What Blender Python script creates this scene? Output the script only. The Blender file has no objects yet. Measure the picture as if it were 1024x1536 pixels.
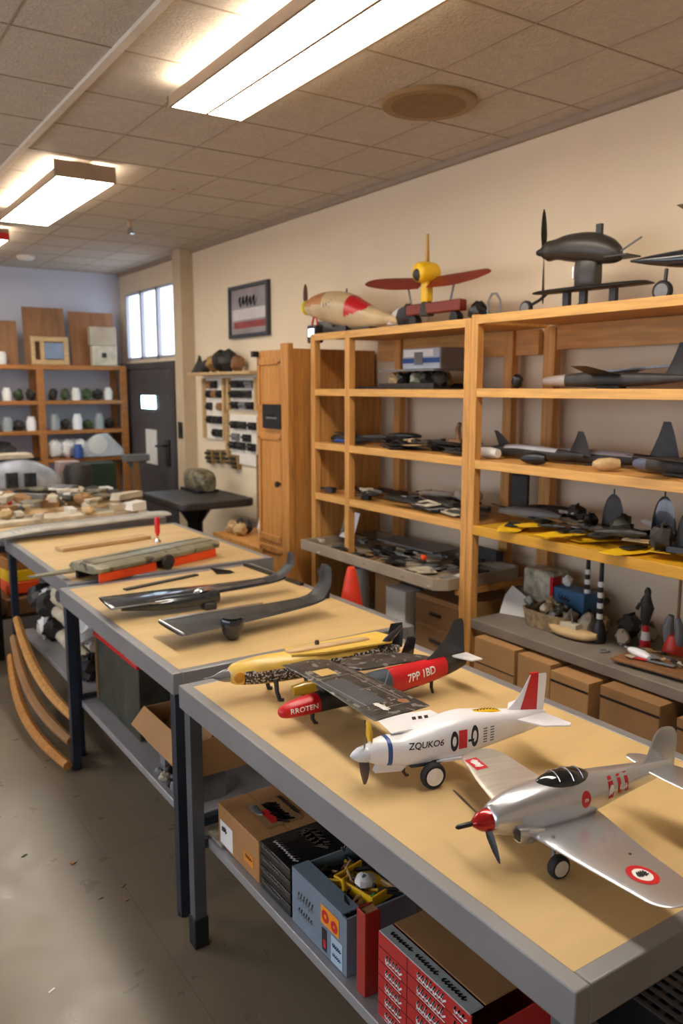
import bpy, bmesh, math, random
from mathutils import Vector, Matrix
from mathutils.bvhtree import BVHTree
from math import sin, cos, pi, radians as R
rnd = random.Random(7)
SC = bpy.context.scene
COL = SC.collection

# ------------------------------------------------------------------ materials
def lin(c):
    return tuple(((v/255.0)/12.92 if v/255.0 <= .04045 else ((v/255.0+.055)/1.055)**2.4) for v in c)

MATS = {}
def mat(name, rgb, rough=.5, metal=0., var=.08, scale=8., bump=0., bscale=60., coat=0., stretch=(1,1,1), trans=0., spec=.5, spots=None):
    """principled material, base colour broken up by a noise in object space"""
    if name in MATS: return MATS[name]
    m = bpy.data.materials.new(name); m.use_nodes = True
    nt = m.node_tree; N = nt.nodes; L = nt.links
    b = N['Principled BSDF']
    c = lin(rgb)
    tc = N.new('ShaderNodeTexCoord'); mp = N.new('ShaderNodeMapping'); mp.inputs['Scale'].default_value = stretch
    L.new(tc.outputs['Object'], mp.inputs['Vector'])
    nz = N.new('ShaderNodeTexNoise'); nz.inputs['Scale'].default_value = scale; nz.inputs['Detail'].default_value = 5
    L.new(mp.outputs[0], nz.inputs['Vector'])
    cr = N.new('ShaderNodeValToRGB')
    cr.color_ramp.elements[0].position = .3; cr.color_ramp.elements[1].position = .7
    cr.color_ramp.elements[0].color = tuple(max(0, v*(1-var*1.6)) for v in c)+(1,)
    cr.color_ramp.elements[1].color = tuple(min(1, v*(1+var)) for v in c)+(1,)
    L.new(nz.outputs['Fac'], cr.inputs['Fac'])
    out = cr.outputs['Color']
    if spots:
        sc2, thr, rgb2 = spots
        n2 = N.new('ShaderNodeTexNoise'); n2.inputs['Scale'].default_value = sc2; n2.inputs['Detail'].default_value = 3
        L.new(tc.outputs['Object'], n2.inputs['Vector'])
        r2 = N.new('ShaderNodeValToRGB'); r2.color_ramp.elements[0].position = thr; r2.color_ramp.elements[1].position = min(1, thr+.05)
        L.new(n2.outputs['Fac'], r2.inputs['Fac'])
        mx = N.new('ShaderNodeMix'); mx.data_type = 'RGBA'
        L.new(r2.outputs['Color'], mx.inputs['Factor']); L.new(out, mx.inputs['A']); mx.inputs['B'].default_value = lin(rgb2)+(1,)
        out = mx.outputs['Result']
    L.new(out, b.inputs['Base Color'])
    b.inputs['Roughness'].default_value = rough; b.inputs['Metallic'].default_value = metal
    b.inputs['Specular IOR Level'].default_value = spec
    b.inputs['Coat Weight'].default_value = coat; b.inputs['Transmission Weight'].default_value = trans
    if bump:
        n3 = N.new('ShaderNodeTexNoise'); n3.inputs['Scale'].default_value = bscale; n3.inputs['Detail'].default_value = 4
        L.new(mp.outputs[0], n3.inputs['Vector'])
        bp = N.new('ShaderNodeBump'); bp.inputs['Strength'].default_value = bump; bp.inputs['Distance'].default_value = .004
        L.new(n3.outputs['Fac'], bp.inputs['Height']); L.new(bp.outputs[0], b.inputs['Normal'])
    MATS[name] = m
    return m

def emit(name, rgb, strength):
    if name in MATS: return MATS[name]
    m = bpy.data.materials.new(name); m.use_nodes = True
    b = m.node_tree.nodes['Principled BSDF']; c = lin(rgb)+(1,)
    b.inputs['Base Color'].default_value = (.8, .8, .8, 1)
    b.inputs['Emission Color'].default_value = c; b.inputs['Emission Strength'].default_value = strength
    MATS[name] = m
    return m

# ------------------------------------------------------------------ mesh builder
def catmull(rows, n):
    """resample a list of equal-length tuples with a Catmull-Rom spline, n steps per span"""
    out = []
    for i in range(len(rows)-1):
        p0 = rows[max(i-1, 0)]; p1 = rows[i]; p2 = rows[i+1]; p3 = rows[min(i+2, len(rows)-1)]
        for k in range(n):
            t = k/n
            out.append(tuple(.5*((2*b)+(-a+c)*t+(2*a-5*b+4*c-d)*t*t+(-a+3*b-3*c+d)*t**3) for a, b, c, d in zip(p0, p1, p2, p3)))
    out.append(tuple(rows[-1]))
    return out

class MB:
    def __init__(s): s.v = []; s.f = []; s.m = []; s.cur = 0
    def mi(s, i): s.cur = i; return s
    def add(s, verts, faces, mi=None):
        o = len(s.v); s.v += [tuple(v) for v in verts]
        for f in faces: s.f.append(tuple(o+i for i in f)); s.m.append(s.cur if mi is None else mi)
        return s
    def box(s, c, d, rot=(0, 0, 0)):
        M = Matrix.Rotation(rot[2], 3, 'Z') @ Matrix.Rotation(rot[1], 3, 'Y') @ Matrix.Rotation(rot[0], 3, 'X')
        c = Vector(c); vs = []
        for x in (-.5, .5):
            for y in (-.5, .5):
                for z in (-.5, .5): vs.append(c + M @ Vector((x*d[0], y*d[1], z*d[2])))
        return s.add(vs, [(0, 1, 3, 2), (4, 6, 7, 5), (0, 4, 5, 1), (2, 3, 7, 6), (0, 2, 6, 4), (1, 5, 7, 3)])
    def bb(s, x0, x1, y0, y1, z0, z1):
        return s.box(((x0+x1)/2, (y0+y1)/2, (z0+z1)/2), (x1-x0, y1-y0, z1-z0))
    def rings(s, rings, cap0=True, cap1=True, matfn=None):
        n = len(rings[0]); o = len(s.v); vs = [p for r in rings for p in r]; fs = []
        for i in range(len(rings)-1):
            for k in range(n):
                fs.append((i*n+k, i*n+(k+1) % n, (i+1)*n+(k+1) % n, (i+1)*n+k))
        if cap0: fs.append(tuple(range(n-1, -1, -1)))
        if cap1: fs.append(tuple((len(rings)-1)*n+k for k in range(n)))
        s.v += [tuple(v) for v in vs]
        for f in fs:
            s.f.append(tuple(o+i for i in f))
            if matfn:
                c = sum((Vector(vs[i]) for i in f), Vector())/len(f); s.m.append(matfn(c))
            else: s.m.append(s.cur)
        return s
    def tube(s, pts, r, n=10, cap=True):
        pts = [Vector(p) for p in pts]; rs = r if isinstance(r, (list, tuple)) else [r]*len(pts); rings = []
        ref = None
        for i, p in enumerate(pts):
            t = (pts[min(i+1, len(pts)-1)]-pts[max(i-1, 0)]).normalized()
            if ref is None: ref = Vector((0, 0, 1)) if abs(t.z) < .9 else Vector((1, 0, 0))
            u = t.cross(ref).normalized(); w = u.cross(t).normalized(); ref = w
            rings.append([p+(u*cos(2*pi*k/n)+w*sin(2*pi*k/n))*rs[i] for k in range(n)])
        return s.rings(rings, cap, cap)
    def lathe(s, prof, c=(0, 0, 0), axis='z', n=24):
        """prof: (radius, height) pairs along axis from c"""
        c = Vector(c); rings = []
        for r, h in prof:
            ring = []
            for k in range(n):
                a = 2*pi*k/n; q = (max(r, 1e-4)*cos(a), max(r, 1e-4)*sin(a))
                p = {'z': (q[0], q[1], h), 'x': (h, q[0], q[1]), 'y': (q[1], h, q[0])}[axis]
                ring.append(c+Vector(p))
            rings.append(ring)
        return s.rings(rings)
    def ball(s, c, r, n=16, m=10):
        r = r if isinstance(r, (tuple, list)) else (r, r, r); c = Vector(c)
        return s.rings([[c+Vector((r[0]*sin(max(.02, min(pi-.02, pi*i/m)))*cos(2*pi*k/n), r[1]*sin(max(.02, min(pi-.02, pi*i/m)))*sin(2*pi*k/n), -r[2]*cos(pi*i/m))) for k in range(n)] for i in range(m+1)])
    def fuse(s, st, n=5, seg=28, matfn=None):
        """fuselage along x; stations (x, yc, zc, hw, hh, exponent)"""
        st = sorted(st, key=lambda q: q[0]); rings = []
        for (x, yc, zc, hw, hh, e) in (catmull(st, n) if n > 1 else st):
            hw = max(hw, .0008); hh = max(hh, .0008); ring = []
            for k in range(seg):
                a = 2*pi*k/seg; ca, sa = cos(a), sin(a)
                ring.append((x, yc+hw*math.copysign(abs(ca)**(2/e), ca), zc+hh*math.copysign(abs(sa)**(2/e), sa)))
            rings.append(ring)
        return s.rings(rings, matfn=matfn)
    def wing(s, st, n=4, seg=12, matfn=None, vertical=False):
        """stations (span, xLE, chord, z, thickness): airfoil sections; LE at +x. vertical: span runs up z and z is the y offset"""
        prof = []
        for k in range(seg+1):
            t = .5*(1-cos(pi*k/seg)); prof.append((t, 2.6*(.2969*t**.5-.126*t-.3516*t*t+.2843*t**3-.1015*t**4)*.75))
        loop = [(t, h) for t, h in prof]+[(t, -h*.55) for t, h in prof[-2:0:-1]]
        rings = []
        for (y, xl, c, z, th) in (catmull(st, n) if n > 1 else st):
            c = max(c, .002)
            if vertical: rings.append([(xl-c*t, z+(h if k <= seg else h*1.8)*th, y) for k, (t, h) in enumerate(loop)])
            else: rings.append([(xl-c*t, y, z+h*th) for t, h in loop])
        return s.rings(rings, matfn=matfn)
    def prism(s, poly, off, axis='z'):
        """polygon of 2-D points extruded from off[0] to off[1] along axis"""
        def p3(p, h): return {'z': (p[0], p[1], h), 'y': (p[0], h, p[1]), 'x': (h, p[0], p[1])}[axis]
        n = len(poly)
        return s.add([p3(p, off[0]) for p in poly]+[p3(p, off[1]) for p in poly],
                     [tuple(range(n-1, -1, -1)), tuple(range(n, 2*n))]+[(k, (k+1) % n, n+(k+1) % n, n+k) for k in range(n)])
    def xf(s, M):
        s.v = [tuple(M @ Vector(v)) for v in s.v]; return s
    def jitter(s, a, r=rnd):
        s.v = [(x+r.uniform(-a, a), y+r.uniform(-a, a), z+r.uniform(-a, a)) for x, y, z in s.v]; return s
    def bvh(s): return BVHTree.FromPolygons([Vector(v) for v in s.v], s.f)
    def mesh(s, name, mats, sharp=35):
        me = bpy.data.meshes.new(name); me.from_pydata(s.v, [], s.f)
        for m in (mats if isinstance(mats, (list, tuple)) else [mats]): me.materials.append(m)
        for p, i in zip(me.polygons, s.m): p.material_index = i; p.use_smooth = True
        bm = bmesh.new(); bm.from_mesh(me); bmesh.ops.recalc_face_normals(bm, faces=bm.faces); bm.to_mesh(me); bm.free()
        me.set_sharp_from_angle(angle=R(sharp))
        me.update(); return me
    def build(s, name, mats, parent=None, label=None, loc=(0, 0, 0), rz=0, bev=0, sharp=35):
        o = bpy.data.objects.new(name, s.mesh(name, mats, sharp)); COL.objects.link(o)
        o.location = loc; o.rotation_euler = (0, 0, rz)
        if parent: o.parent = parent
        if label: o['label'] = label
        if bev:
            b = o.modifiers.new('bevel', 'BEVEL'); b.width = bev; b.segments = 2; b.limit_method = 'ANGLE'; b.harden_normals = False
        return o

def thing(name, label, cat, loc=(0, 0, 0), rz=0, group=None, rot=None):
    o = bpy.data.objects.new(name, None); COL.objects.link(o); o.empty_display_size = .05
    o.location = loc; o.rotation_euler = rot if rot else (0, 0, rz)
    return tag(o, label, cat, group)
def tag(o, label, cat, group=None, kind=None):
    o['label'] = label; o['category'] = cat
    if group: o['group'] = group
    if kind: o['kind'] = kind
    return o
def single(name, mb, mats, label, cat, loc=(0, 0, 0), rz=0, group=None, bev=0, rot=None, sharp=35):
    o = mb.build(name, mats, None, None, loc, rz, bev, sharp)
    if rot: o.rotation_euler = rot
    return tag(o, label, cat, group)
def struct(name, mb, mats, parent=None, bev=0, label=None):
    o = mb.build(name, mats, parent, bev=bev)
    if parent is None:
        o['kind'] = 'structure'
        if label: o['label'] = label
    return o
def dup(src, loc, rz, label=None, group=None, rot=None):
    def cp(o, par):
        c = o.copy(); COL.objects.link(c)
        if par: c.parent = par
        for ch in [q for q in KIDS.get(o, [])]: cp(ch, c)
        return c
    global KIDS
    KIDS = {}
    for q in list(COL.objects):
        if q.parent: KIDS.setdefault(q.parent, []).append(q)
    c = cp(src, None); c.location = loc; c.rotation_euler = rot if rot else (0, 0, rz)
    if label: c['label'] = label
    if group: c['group'] = group
    return c
KIDS = {}

# ---- flat marks laid on a surface: o = centre, u,v = axes (with size), shot along -n onto the host mesh
def frame(o, u, v):
    o, u, v = Vector(o), Vector(u).normalized(), Vector(v).normalized(); return o, u, v, u.cross(v).normalized()
def lay(mb2d, host, fr, eps=.0006):
    o, u, v, n = fr; bv = host if isinstance(host, BVHTree) else host.bvh(); vs = []
    for (a, b, _) in mb2d.v:
        p = o+u*a+v*b
        hit = bv.ray_cast(p+n*.3, -n)[0]
        vs.append(tuple((hit if hit is not None else p)+n*eps))
    r = MB(); r.v = vs; r.f = list(mb2d.f); r.m = list(mb2d.m); return r
def grid2(w, h, nx=8, ny=6, shear=0):
    m = MB(); vs = [(-w/2+w*i/nx+shear*(j/ny-.5), -h/2+h*j/ny, 0) for j in range(ny+1) for i in range(nx+1)]
    return m.add(vs, [(j*(nx+1)+i, j*(nx+1)+i+1, (j+1)*(nx+1)+i+1, (j+1)*(nx+1)+i) for j in range(ny) for i in range(nx)])
def disc2(r, r0=0, n=28, sx=1, k=3):
    m = MB(); vs = [(sx*(r0+(r-r0)*j/k)*cos(2*pi*i/n), (r0+(r-r0)*j/k)*sin(2*pi*i/n), 0) for j in range(k+1) for i in range(n)]
    return m.add(vs, [(j*n+i, j*n+(i+1) % n, (j+1)*n+(i+1) % n, (j+1)*n+i) for j in range(k) for i in range(n)])
def text2(s, size, sx=1.0, shear=0.):
    cu = bpy.data.curves.new('t', 'FONT'); cu.body = s; cu.size = size; cu.align_x = 'CENTER'; cu.align_y = 'CENTER'; cu.shear = shear; cu.resolution_u = 3
    cu.offset = size*.015
    ob = bpy.data.objects.new('t', cu); COL.objects.link(ob)
    me = ob.to_mesh(); m = MB(); m.add([(v.co.x*sx, v.co.y, 0) for v in me.vertices], [tuple(p.vertices) for p in me.polygons])
    bm = bmesh.new(); bm.from_mesh(me); bmesh.ops.triangulate(bm, faces=bm.faces)
    for _ in range(3):
        le = [e for e in bm.edges if e.calc_length() > size*.22]
        if le: bmesh.ops.subdivide_edges(bm, edges=le, cuts=1); bmesh.ops.triangulate(bm, faces=bm.faces)
    bm.verts.index_update(); m = MB(); m.add([(v.co.x*sx, v.co.y, 0) for v in bm.verts], [tuple(v.index for v in f.verts) for f in bm.faces]); bm.free()
    ob.to_mesh_clear(); bpy.data.objects.remove(ob); bpy.data.curves.remove(cu)
    return m
def scrib2(w, h, n=9, r=None, seed=1):
    """an illegible handwriting-like stroke"""
    q = random.Random(seed); m = MB(); pts = []
    for i in range(n*4+1):
        t = i/(n*4); pts.append(Vector((-w/2+w*t+h*.25*sin(t*n*2*pi+.7), h*.5*(.55+.45*q.random())*sin(t*n*2*pi), 0)))
    r = r or h*.12
    for i in range(len(pts)-1):
        d = (pts[i+1]-pts[i]).normalized(); nrm = Vector((-d.y, d.x, 0))*r; e = d*r*.5
        a, b = pts[i]-e, pts[i+1]+e
        m.add([a-nrm, b-nrm, b+nrm, a+nrm], [(0, 1, 2, 3)])
    return m
def mark(name, m2, host, fr, mats, parent, eps=.0006, label=None):
    return lay(m2, host, fr, eps).build(name, mats, parent, label)
# ------------------------------------------------------------------ common materials
m_wall = mat('wall_paint', (228, 210, 180), .85, var=.03, scale=1.5, bump=.06, bscale=120)
m_wallb = mat('wall_paint_cool', (198, 201, 214), .85, var=.03, scale=1.5)
m_trim = mat('trim_paint', (196, 176, 146), .6, var=.04)
m_white = mat('white_plastic', (226, 224, 218), .4, var=.03)
m_lamp = mat('lamp_housing', (176, 150, 122), .5, var=.05)
m_diff = emit('lamp_diffuser', (255, 246, 232), 9.0)
m_updiff = emit('lamp_uplight', (255, 240, 218), 9.0)
m_day = emit('daylight_pane', (214, 230, 255), 1.25)
m_steel = mat('grey_steel', (144, 142, 142), .42, .35, var=.06, scale=5, bump=.02)
m_steel2 = mat('pale_steel', (158, 157, 158), .4, .3, var=.05, scale=4)
m_navy = mat('navy_steel', (44, 54, 66), .4, .3, var=.12, scale=6)
m_black = mat('black_plastic', (22, 22, 24), .4, var=.1)
m_rub = mat('black_rubber', (26, 26, 27), .7, var=.1)
m_dark = mat('dark_stuff', (48, 44, 40), .6, var=.3, scale=25)
m_chrome = mat('chrome', (210, 210, 214), .18, .95, var=.03)
m_hard = mat('hardboard_top', (208, 175, 120), .5, var=.07, scale=3, stretch=(1, 3.5, 1), bump=.02, bscale=90)
m_pine = mat('pine', (205, 148, 78), .5, var=.16, scale=4, stretch=(14, 14, 1.2), bump=.05)
m_piney = mat('pine_board', (206, 150, 80), .5, var=.15, scale=4, stretch=(14, 1.2, 14), bump=.05)
m_pinex = mat('pine_beam', (206, 150, 80), .5, var=.15, scale=4, stretch=(1.2, 14, 14), bump=.05)
m_oak = mat('oak_cabinet', (192, 132, 66), .38, var=.18, scale=5, stretch=(12, 12, .9), bump=.04)
m_orange = mat('orange_wood', (172, 112, 56), .5, var=.15, scale=4, stretch=(1.2, 12, 12))
m_ply = mat('plywood', (136, 94, 58), .6, var=.18, scale=3, stretch=(6, 6, 1))
m_card = mat('cardboard', (176, 132, 84), .8, var=.07, scale=6, bump=.02)
m_card2 = mat('cardboard_dark', (152, 112, 70), .8, var=.1, scale=6, bump=.02)
m_tape = mat('black_tape', (34, 31, 28), .4, var=.15)
m_paper = mat('white_paper', (232, 230, 226), .7, var=.03)
m_red = mat('red_paint', (196, 22, 30), .35, var=.1, scale=10)
m_redp = mat('red_plastic', (214, 30, 30), .35, var=.05)
m_orangep = mat('orange_plastic', (235, 78, 26), .4, var=.1, scale=14)
m_yel = mat('yellow_paint', (240, 190, 24), .4, var=.1, scale=8)
m_olive = mat('olive_metal', (150, 145, 120), .34, .35, var=.25, scale=9, bump=.3, bscale=24, spots=(14, .6, (92, 86, 70)))
m_carbon = mat('carbon_shell', (38, 42, 48), .18, .1, var=.2, scale=12, coat=.6)
m_carbon2 = mat('carbon_matte', (50, 48, 46), .5, .1, var=.25, scale=20)
m_glassd = mat('dark_glass', (24, 28, 32), .06, var=.2, coat=.8)
m_tan = mat('tan_wood', (196, 164, 116), .6, var=.12, scale=6, stretch=(1, 8, 8))
m_beige = mat('beige_scrap', (196, 184, 160), .7, var=.16, scale=14)
m_greyp = mat('grey_plastic', (120, 120, 120), .5, var=.1)
m_whitep = mat('white_shell', (234, 233, 236), .32, var=.02, coat=.2)
m_blue = mat('blue_paint', (48, 84, 150), .4, var=.1)

# ------------------------------------------------------------------ room shell
CEIL, XW, YB, XL, YF = 2.95, 3.05, 9.0, -2.6, -2.4
def floor_mat():
    m = mat('vinyl_floor', (122, 109, 90), .33, var=.06, scale=2.2, spots=(230, .74, (96, 84, 66)))
    nt = m.node_tree; N = nt.nodes; L = nt.links; b = N['Principled BSDF']
    tc = N.new('ShaderNodeTexCoord'); sx = N.new('ShaderNodeSeparateXYZ'); L.new(tc.outputs['Object'], sx.inputs[0])
    def seam(sock, off, period):
        a = N.new('ShaderNodeMath'); a.operation = 'ADD'; a.inputs[1].default_value = 50*period-off; L.new(sock, a.inputs[0])
        q = N.new('ShaderNodeMath'); q.operation = 'MODULO'; q.inputs[1].default_value = period; L.new(a.outputs[0], q.inputs[0])
        t = N.new('ShaderNodeMath'); t.operation = 'LESS_THAN'; t.inputs[1].default_value = .004; L.new(q.outputs[0], t.inputs[0]); return t.outputs[0]
    mxx = N.new('ShaderNodeMath'); mxx.operation = 'MAXIMUM'
    L.new(seam(sx.outputs['X'], .83, .92), mxx.inputs[0]); L.new(seam(sx.outputs['Y'], 2.9, 1.8), mxx.inputs[1])
    src = b.inputs['Base Color'].links[0].from_socket
    k = N.new('ShaderNodeMix'); k.data_type = 'RGBA'; L.new(src, k.inputs['A']); k.inputs['B'].default_value = lin((104, 94, 78))+(1,)
    L.new(mxx.outputs[0], k.inputs['Factor']); L.new(k.outputs['Result'], b.inputs['Base Color'])
    n = N.new('ShaderNodeTexNoise'); n.inputs['Scale'].default_value = 9; n.inputs['Detail'].default_value = 4; L.new(tc.outputs['Object'], n.inputs['Vector'])
    mr = N.new('ShaderNodeMapRange'); mr.inputs['To Min'].default_value = .2; mr.inputs['To Max'].default_value = .42
    L.new(n.outputs['Fac'], mr.inputs['Value']); L.new(mr.outputs[0], b.inputs['Roughness'])
    return m
struct('floor', MB().bb(XL, XW, YF, YB, -.1, 0), floor_mat())
m_ceil = mat('ceiling_tile', (192, 181, 166), .9, var=.06, scale=30, bump=.9, bscale=85, spots=(160, .68, (156, 142, 124)))
m_grid = mat('ceiling_grid', (160, 142, 122), .6, var=.05)
m_grid2 = mat('ceiling_rail', (220, 206, 186), .5, var=.05)
struct('ceiling', MB().bb(XL, XW, YF, YB, CEIL, CEIL+.1), m_ceil)
g = MB()
for i in range(-10, 6):
    x = 1.07+.366*i
    if XL < x < XW and i != 0: g.bb(x-.004, x+.004, YF, YB, CEIL-.002, CEIL)
for i in range(-9, 15):
    y = 2.11+.488*i
    if YF < y < YB: g.bb(XL, XW, y-.004, y+.004, CEIL-.0025, CEIL)
struct('trim_1', g, m_grid)
struct('trim_2', MB().bb(1.052, 1.085, YF, YB, CEIL-.016, CEIL), m_grid2)
struct('trim_3', MB().bb(XW-.03, XW, YF, YB, CEIL-.03, CEIL), m_grid)
# right wall with the window opening above the door
WY0, WY1, WZ0, WZ1 = 7.45, 8.8, 2.03, 2.72
struct('wall_right', MB().bb(XW, XW+.12, YF, WY0, 0, CEIL).bb(XW, XW+.12, WY1, YB, 0, CEIL).bb(XW, XW+.12, WY0, WY1, 0, WZ0).bb(XW, XW+.12, WY0, WY1, WZ1, CEIL), m_wall)
struct('wall_back', MB().bb(XL, XW+.12, YB, YB+.1, 0, CEIL), m_wallb)
struct('wall_front', MB().bb(XL, XW+.12, YF-.1, YF, 0, CEIL), m_wall)
LY0, LY1, LZ0, LZ1 = -1.0, 6.6, .95, 2.5
struct('wall_left', MB().bb(XL-.1, XL, YF, LY0, 0, CEIL).bb(XL-.1, XL, LY1, YB, 0, CEIL).bb(XL-.1, XL, LY0, LY1, 0, LZ0).bb(XL-.1, XL, LY0, LY1, LZ1, CEIL), m_wallb)
struct('trim_4', MB().bb(2.93, XW, 7.02, 7.2, 0, CEIL), m_trim)     # pilaster beside the door
struct('baseboard_right', MB().bb(XW-.015, XW, YF, 7.02, 0, .1), m_dark)
struct('baseboard_back', MB().bb(XL, XW, YB-.015, YB, 0, .1), m_dark)
def window(name, x, y0, y1, z0, z1, n, side, pane=m_day):
    fr = MB(); t = .025; d = .06
    xa, xb = (x-.01, x+d) if side > 0 else (x-d, x+.01)
    fr.bb(xa, xb, y0, y1, z0, z0+t).bb(xa, xb, y0, y1, z1-t, z1).bb(xa, xb, y0, y0+t, z0, z1).bb(xa, xb, y1-t, y1, z0, z1)
    for k in range(1, n):
        yy = y0+(y1-y0)*k/n; fr.bb(xa, xb, yy-.03, yy+.03, z0, z1)
    w = struct(name, fr, mat('window_frame_paint', (176, 178, 186), .5, var=.03))
    for k in range(n):
        a = y0+(y1-y0)*k/n; b = y0+(y1-y0)*(k+1)/n; xx = x+.03*side
        MB().bb(xx-.003, xx+.003, a+.012, b-.012, z0+.01, z1-.01).build('pane', pane, w)
window('window_1', XW, WY0, WY1, WZ0, WZ1, 3, 1)
window('window_2', XL, LY0, LY1, LZ0, LZ1, 6, -1, emit('daylight_pane_wide', (228, 236, 255), 1.5))  # added window out of view; its glow fills the right wall and shelves
# the dark grey door under the window
d = struct('door_1', MB().bb(XW-.05, XW-.005, 7.43, 8.82, .02, 1.93), mat('door_grey', (84, 82, 84), .5, .2, var=.06, scale=3))
struct('door_frame', MB().bb(XW-.07, XW, 7.36, 7.43, 0, 1.99).bb(XW-.07, XW, 8.82, 8.89, 0, 1.99).bb(XW-.07, XW, 7.43, 8.82, 1.93, 1.99), mat('door_frame_paint', (66, 64, 66), .5, var=.06), d)
v = MB()
for k in range(9): v.bb(XW-.058, XW-.05, 7.5, 8.75, 1.60+.034*k, 1.614+.034*k)
v.build('louvre', mat('door_grey'  , (84, 82, 84)), d)
MB().bb(XW-.06, XW-.048, 7.9, 8.28, 1.53, 1.66).build('door_light', emit('door_pane_glow', (190, 240, 255), 5), d)
hd = MB().bb(XW-.062, XW-.05, 7.55, 7.66, .98, 1.24); hd.tube([(XW-.06, 7.6, 1.18), (XW-.11, 7.6, 1.18), (XW-.11, 7.78, 1.17)], .012); hd.build('door_handle', m_black, d)
single('paper_notice', MB().bb(XW-.056, XW-.051, 7.9, 8.2, .97, 1.32), m_paper, 'white sheet of paper stuck on the grey door', 'notice')
single('light_switch', MB().bb(2.925, 2.93, 7.06, 7.16, 1.28, 1.43).bb(2.919, 2.925, 7.095, 7.125, 1.33, 1.38), m_black, 'black wall switch on the beige column by the door', 'switch')

# ------------------------------------------------------------------ ceiling fittings
def lamp(name, x0, x1, y0, y1, label, zb=2.85):
    t = thing(name, label, 'ceiling light', ((x0+x1)/2, (y0+y1)/2, zb), group=None)
    w, l = (x1-x0)/2, (y1-y0)/2; h = CEIL-zb
    f = MB().bb(-.06, .06, -l+.05, l-.05, .03, h-.001).bb(-w+.012, w-.012, -l+.012, l-.012, .028, .034).bb(-w, -w+.012, -l, l, -.004, .04).bb(w-.012, w, -l, l, -.004, .04)
    f.bb(-w, w, -l-.004, -l+.012, 0, .085).bb(-w, w, l-.012, l+.004, 0, .04)
    f.build('housing', m_lamp, t, bev=.002)
    MB().bb(-w+.012, -.006, -l+.012, l-.012, 0, .028).bb(.006, w-.012, -l+.012, l-.012, 0, .028).build('diffuser', m_diff, t)
    MB().bb(-w+.014, -.07, -l+.014, l-.014, .034, .037).bb(.07, w-.014, -l+.014, l-.014, .034, .037).build('upper_diffuser', m_updiff, t)
    MB().bb(-.006, .006, -l+.012, l-.012, -.002, .028).build('divider', m_lamp, t)
    return t
lamp('fluorescent_light', 1.335, 1.665, .55, 3.28, 'long bright fluorescent ceiling light nearest the camera')
lamp('fluorescent_light', 1.24, 1.57, 4.62, 6.06, 'second fluorescent ceiling light, over the far workbenches')
lamp('fluorescent_light', 1.13, 1.465, 6.80, 8.15, 'red-ended ceiling light cut off at the left photo edge')
red_end = MB().bb(-.165, .165, -.69, -.681, .0, .05).build('end_cap', m_redp, [o for o in COL.objects if o.name == 'fluorescent_light.002'][0], 'red end cap')
lamp('fluorescent_light', -1.3, -.97, 4.4, 6.4, 'fluorescent ceiling light far left over the aisle')  # added lamp outside the view, throws fill light onto the shelves
sp = thing('ceiling_speaker', 'round tan ceiling speaker cover above the shelves', 'speaker', (2.36, 2.9, CEIL))
MB().lathe([(.205, -.001), (.205, -.012), (.198, -.018), (.19, -.018)], n=48).build('rim', mat('speaker_rim', (150, 122, 84), .6), sp)
MB().lathe([(.19, -.012), (.188, -.016), (.12, -.021), (.0, -.024)], n=48).build('grille', mat('speaker_grille', (134, 106, 68), .7, var=.1, scale=30, bump=.4, bscale=150), sp)
t = thing('sprinkler_head', 'small chrome sprinkler head hanging from the ceiling', 'sprinkler', (2.15, 6.06, CEIL))
MB().lathe([(.035, 0), (.035, -.006), (.012, -.01), (.012, -.05), (.0, -.05)]).build('escutcheon', m_lamp, t)
MB().lathe([(.016, -.05), (.022, -.09), (.03, -.094), (.0, -.1)]).build('head', m_chrome, t)
single('smoke_detector', MB().lathe([(.08, 0), (.08, -.015), (.06, -.035), (.0, -.04)]), m_white, 'round pale smoke detector on the ceiling at the back', 'smoke detector', (1.9, 8.2, CEIL))
single('ceiling_hook', MB().lathe([(.02, 0), (.018, -.006), (0, -.007)]).tube([(0, 0, -.004), (.02, -.05, -.016), (.05, -.12, -.012)], .006), m_lamp, 'small hook stuck under a ceiling tile', 'hook', (2.05, 5.0, CEIL))

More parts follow.
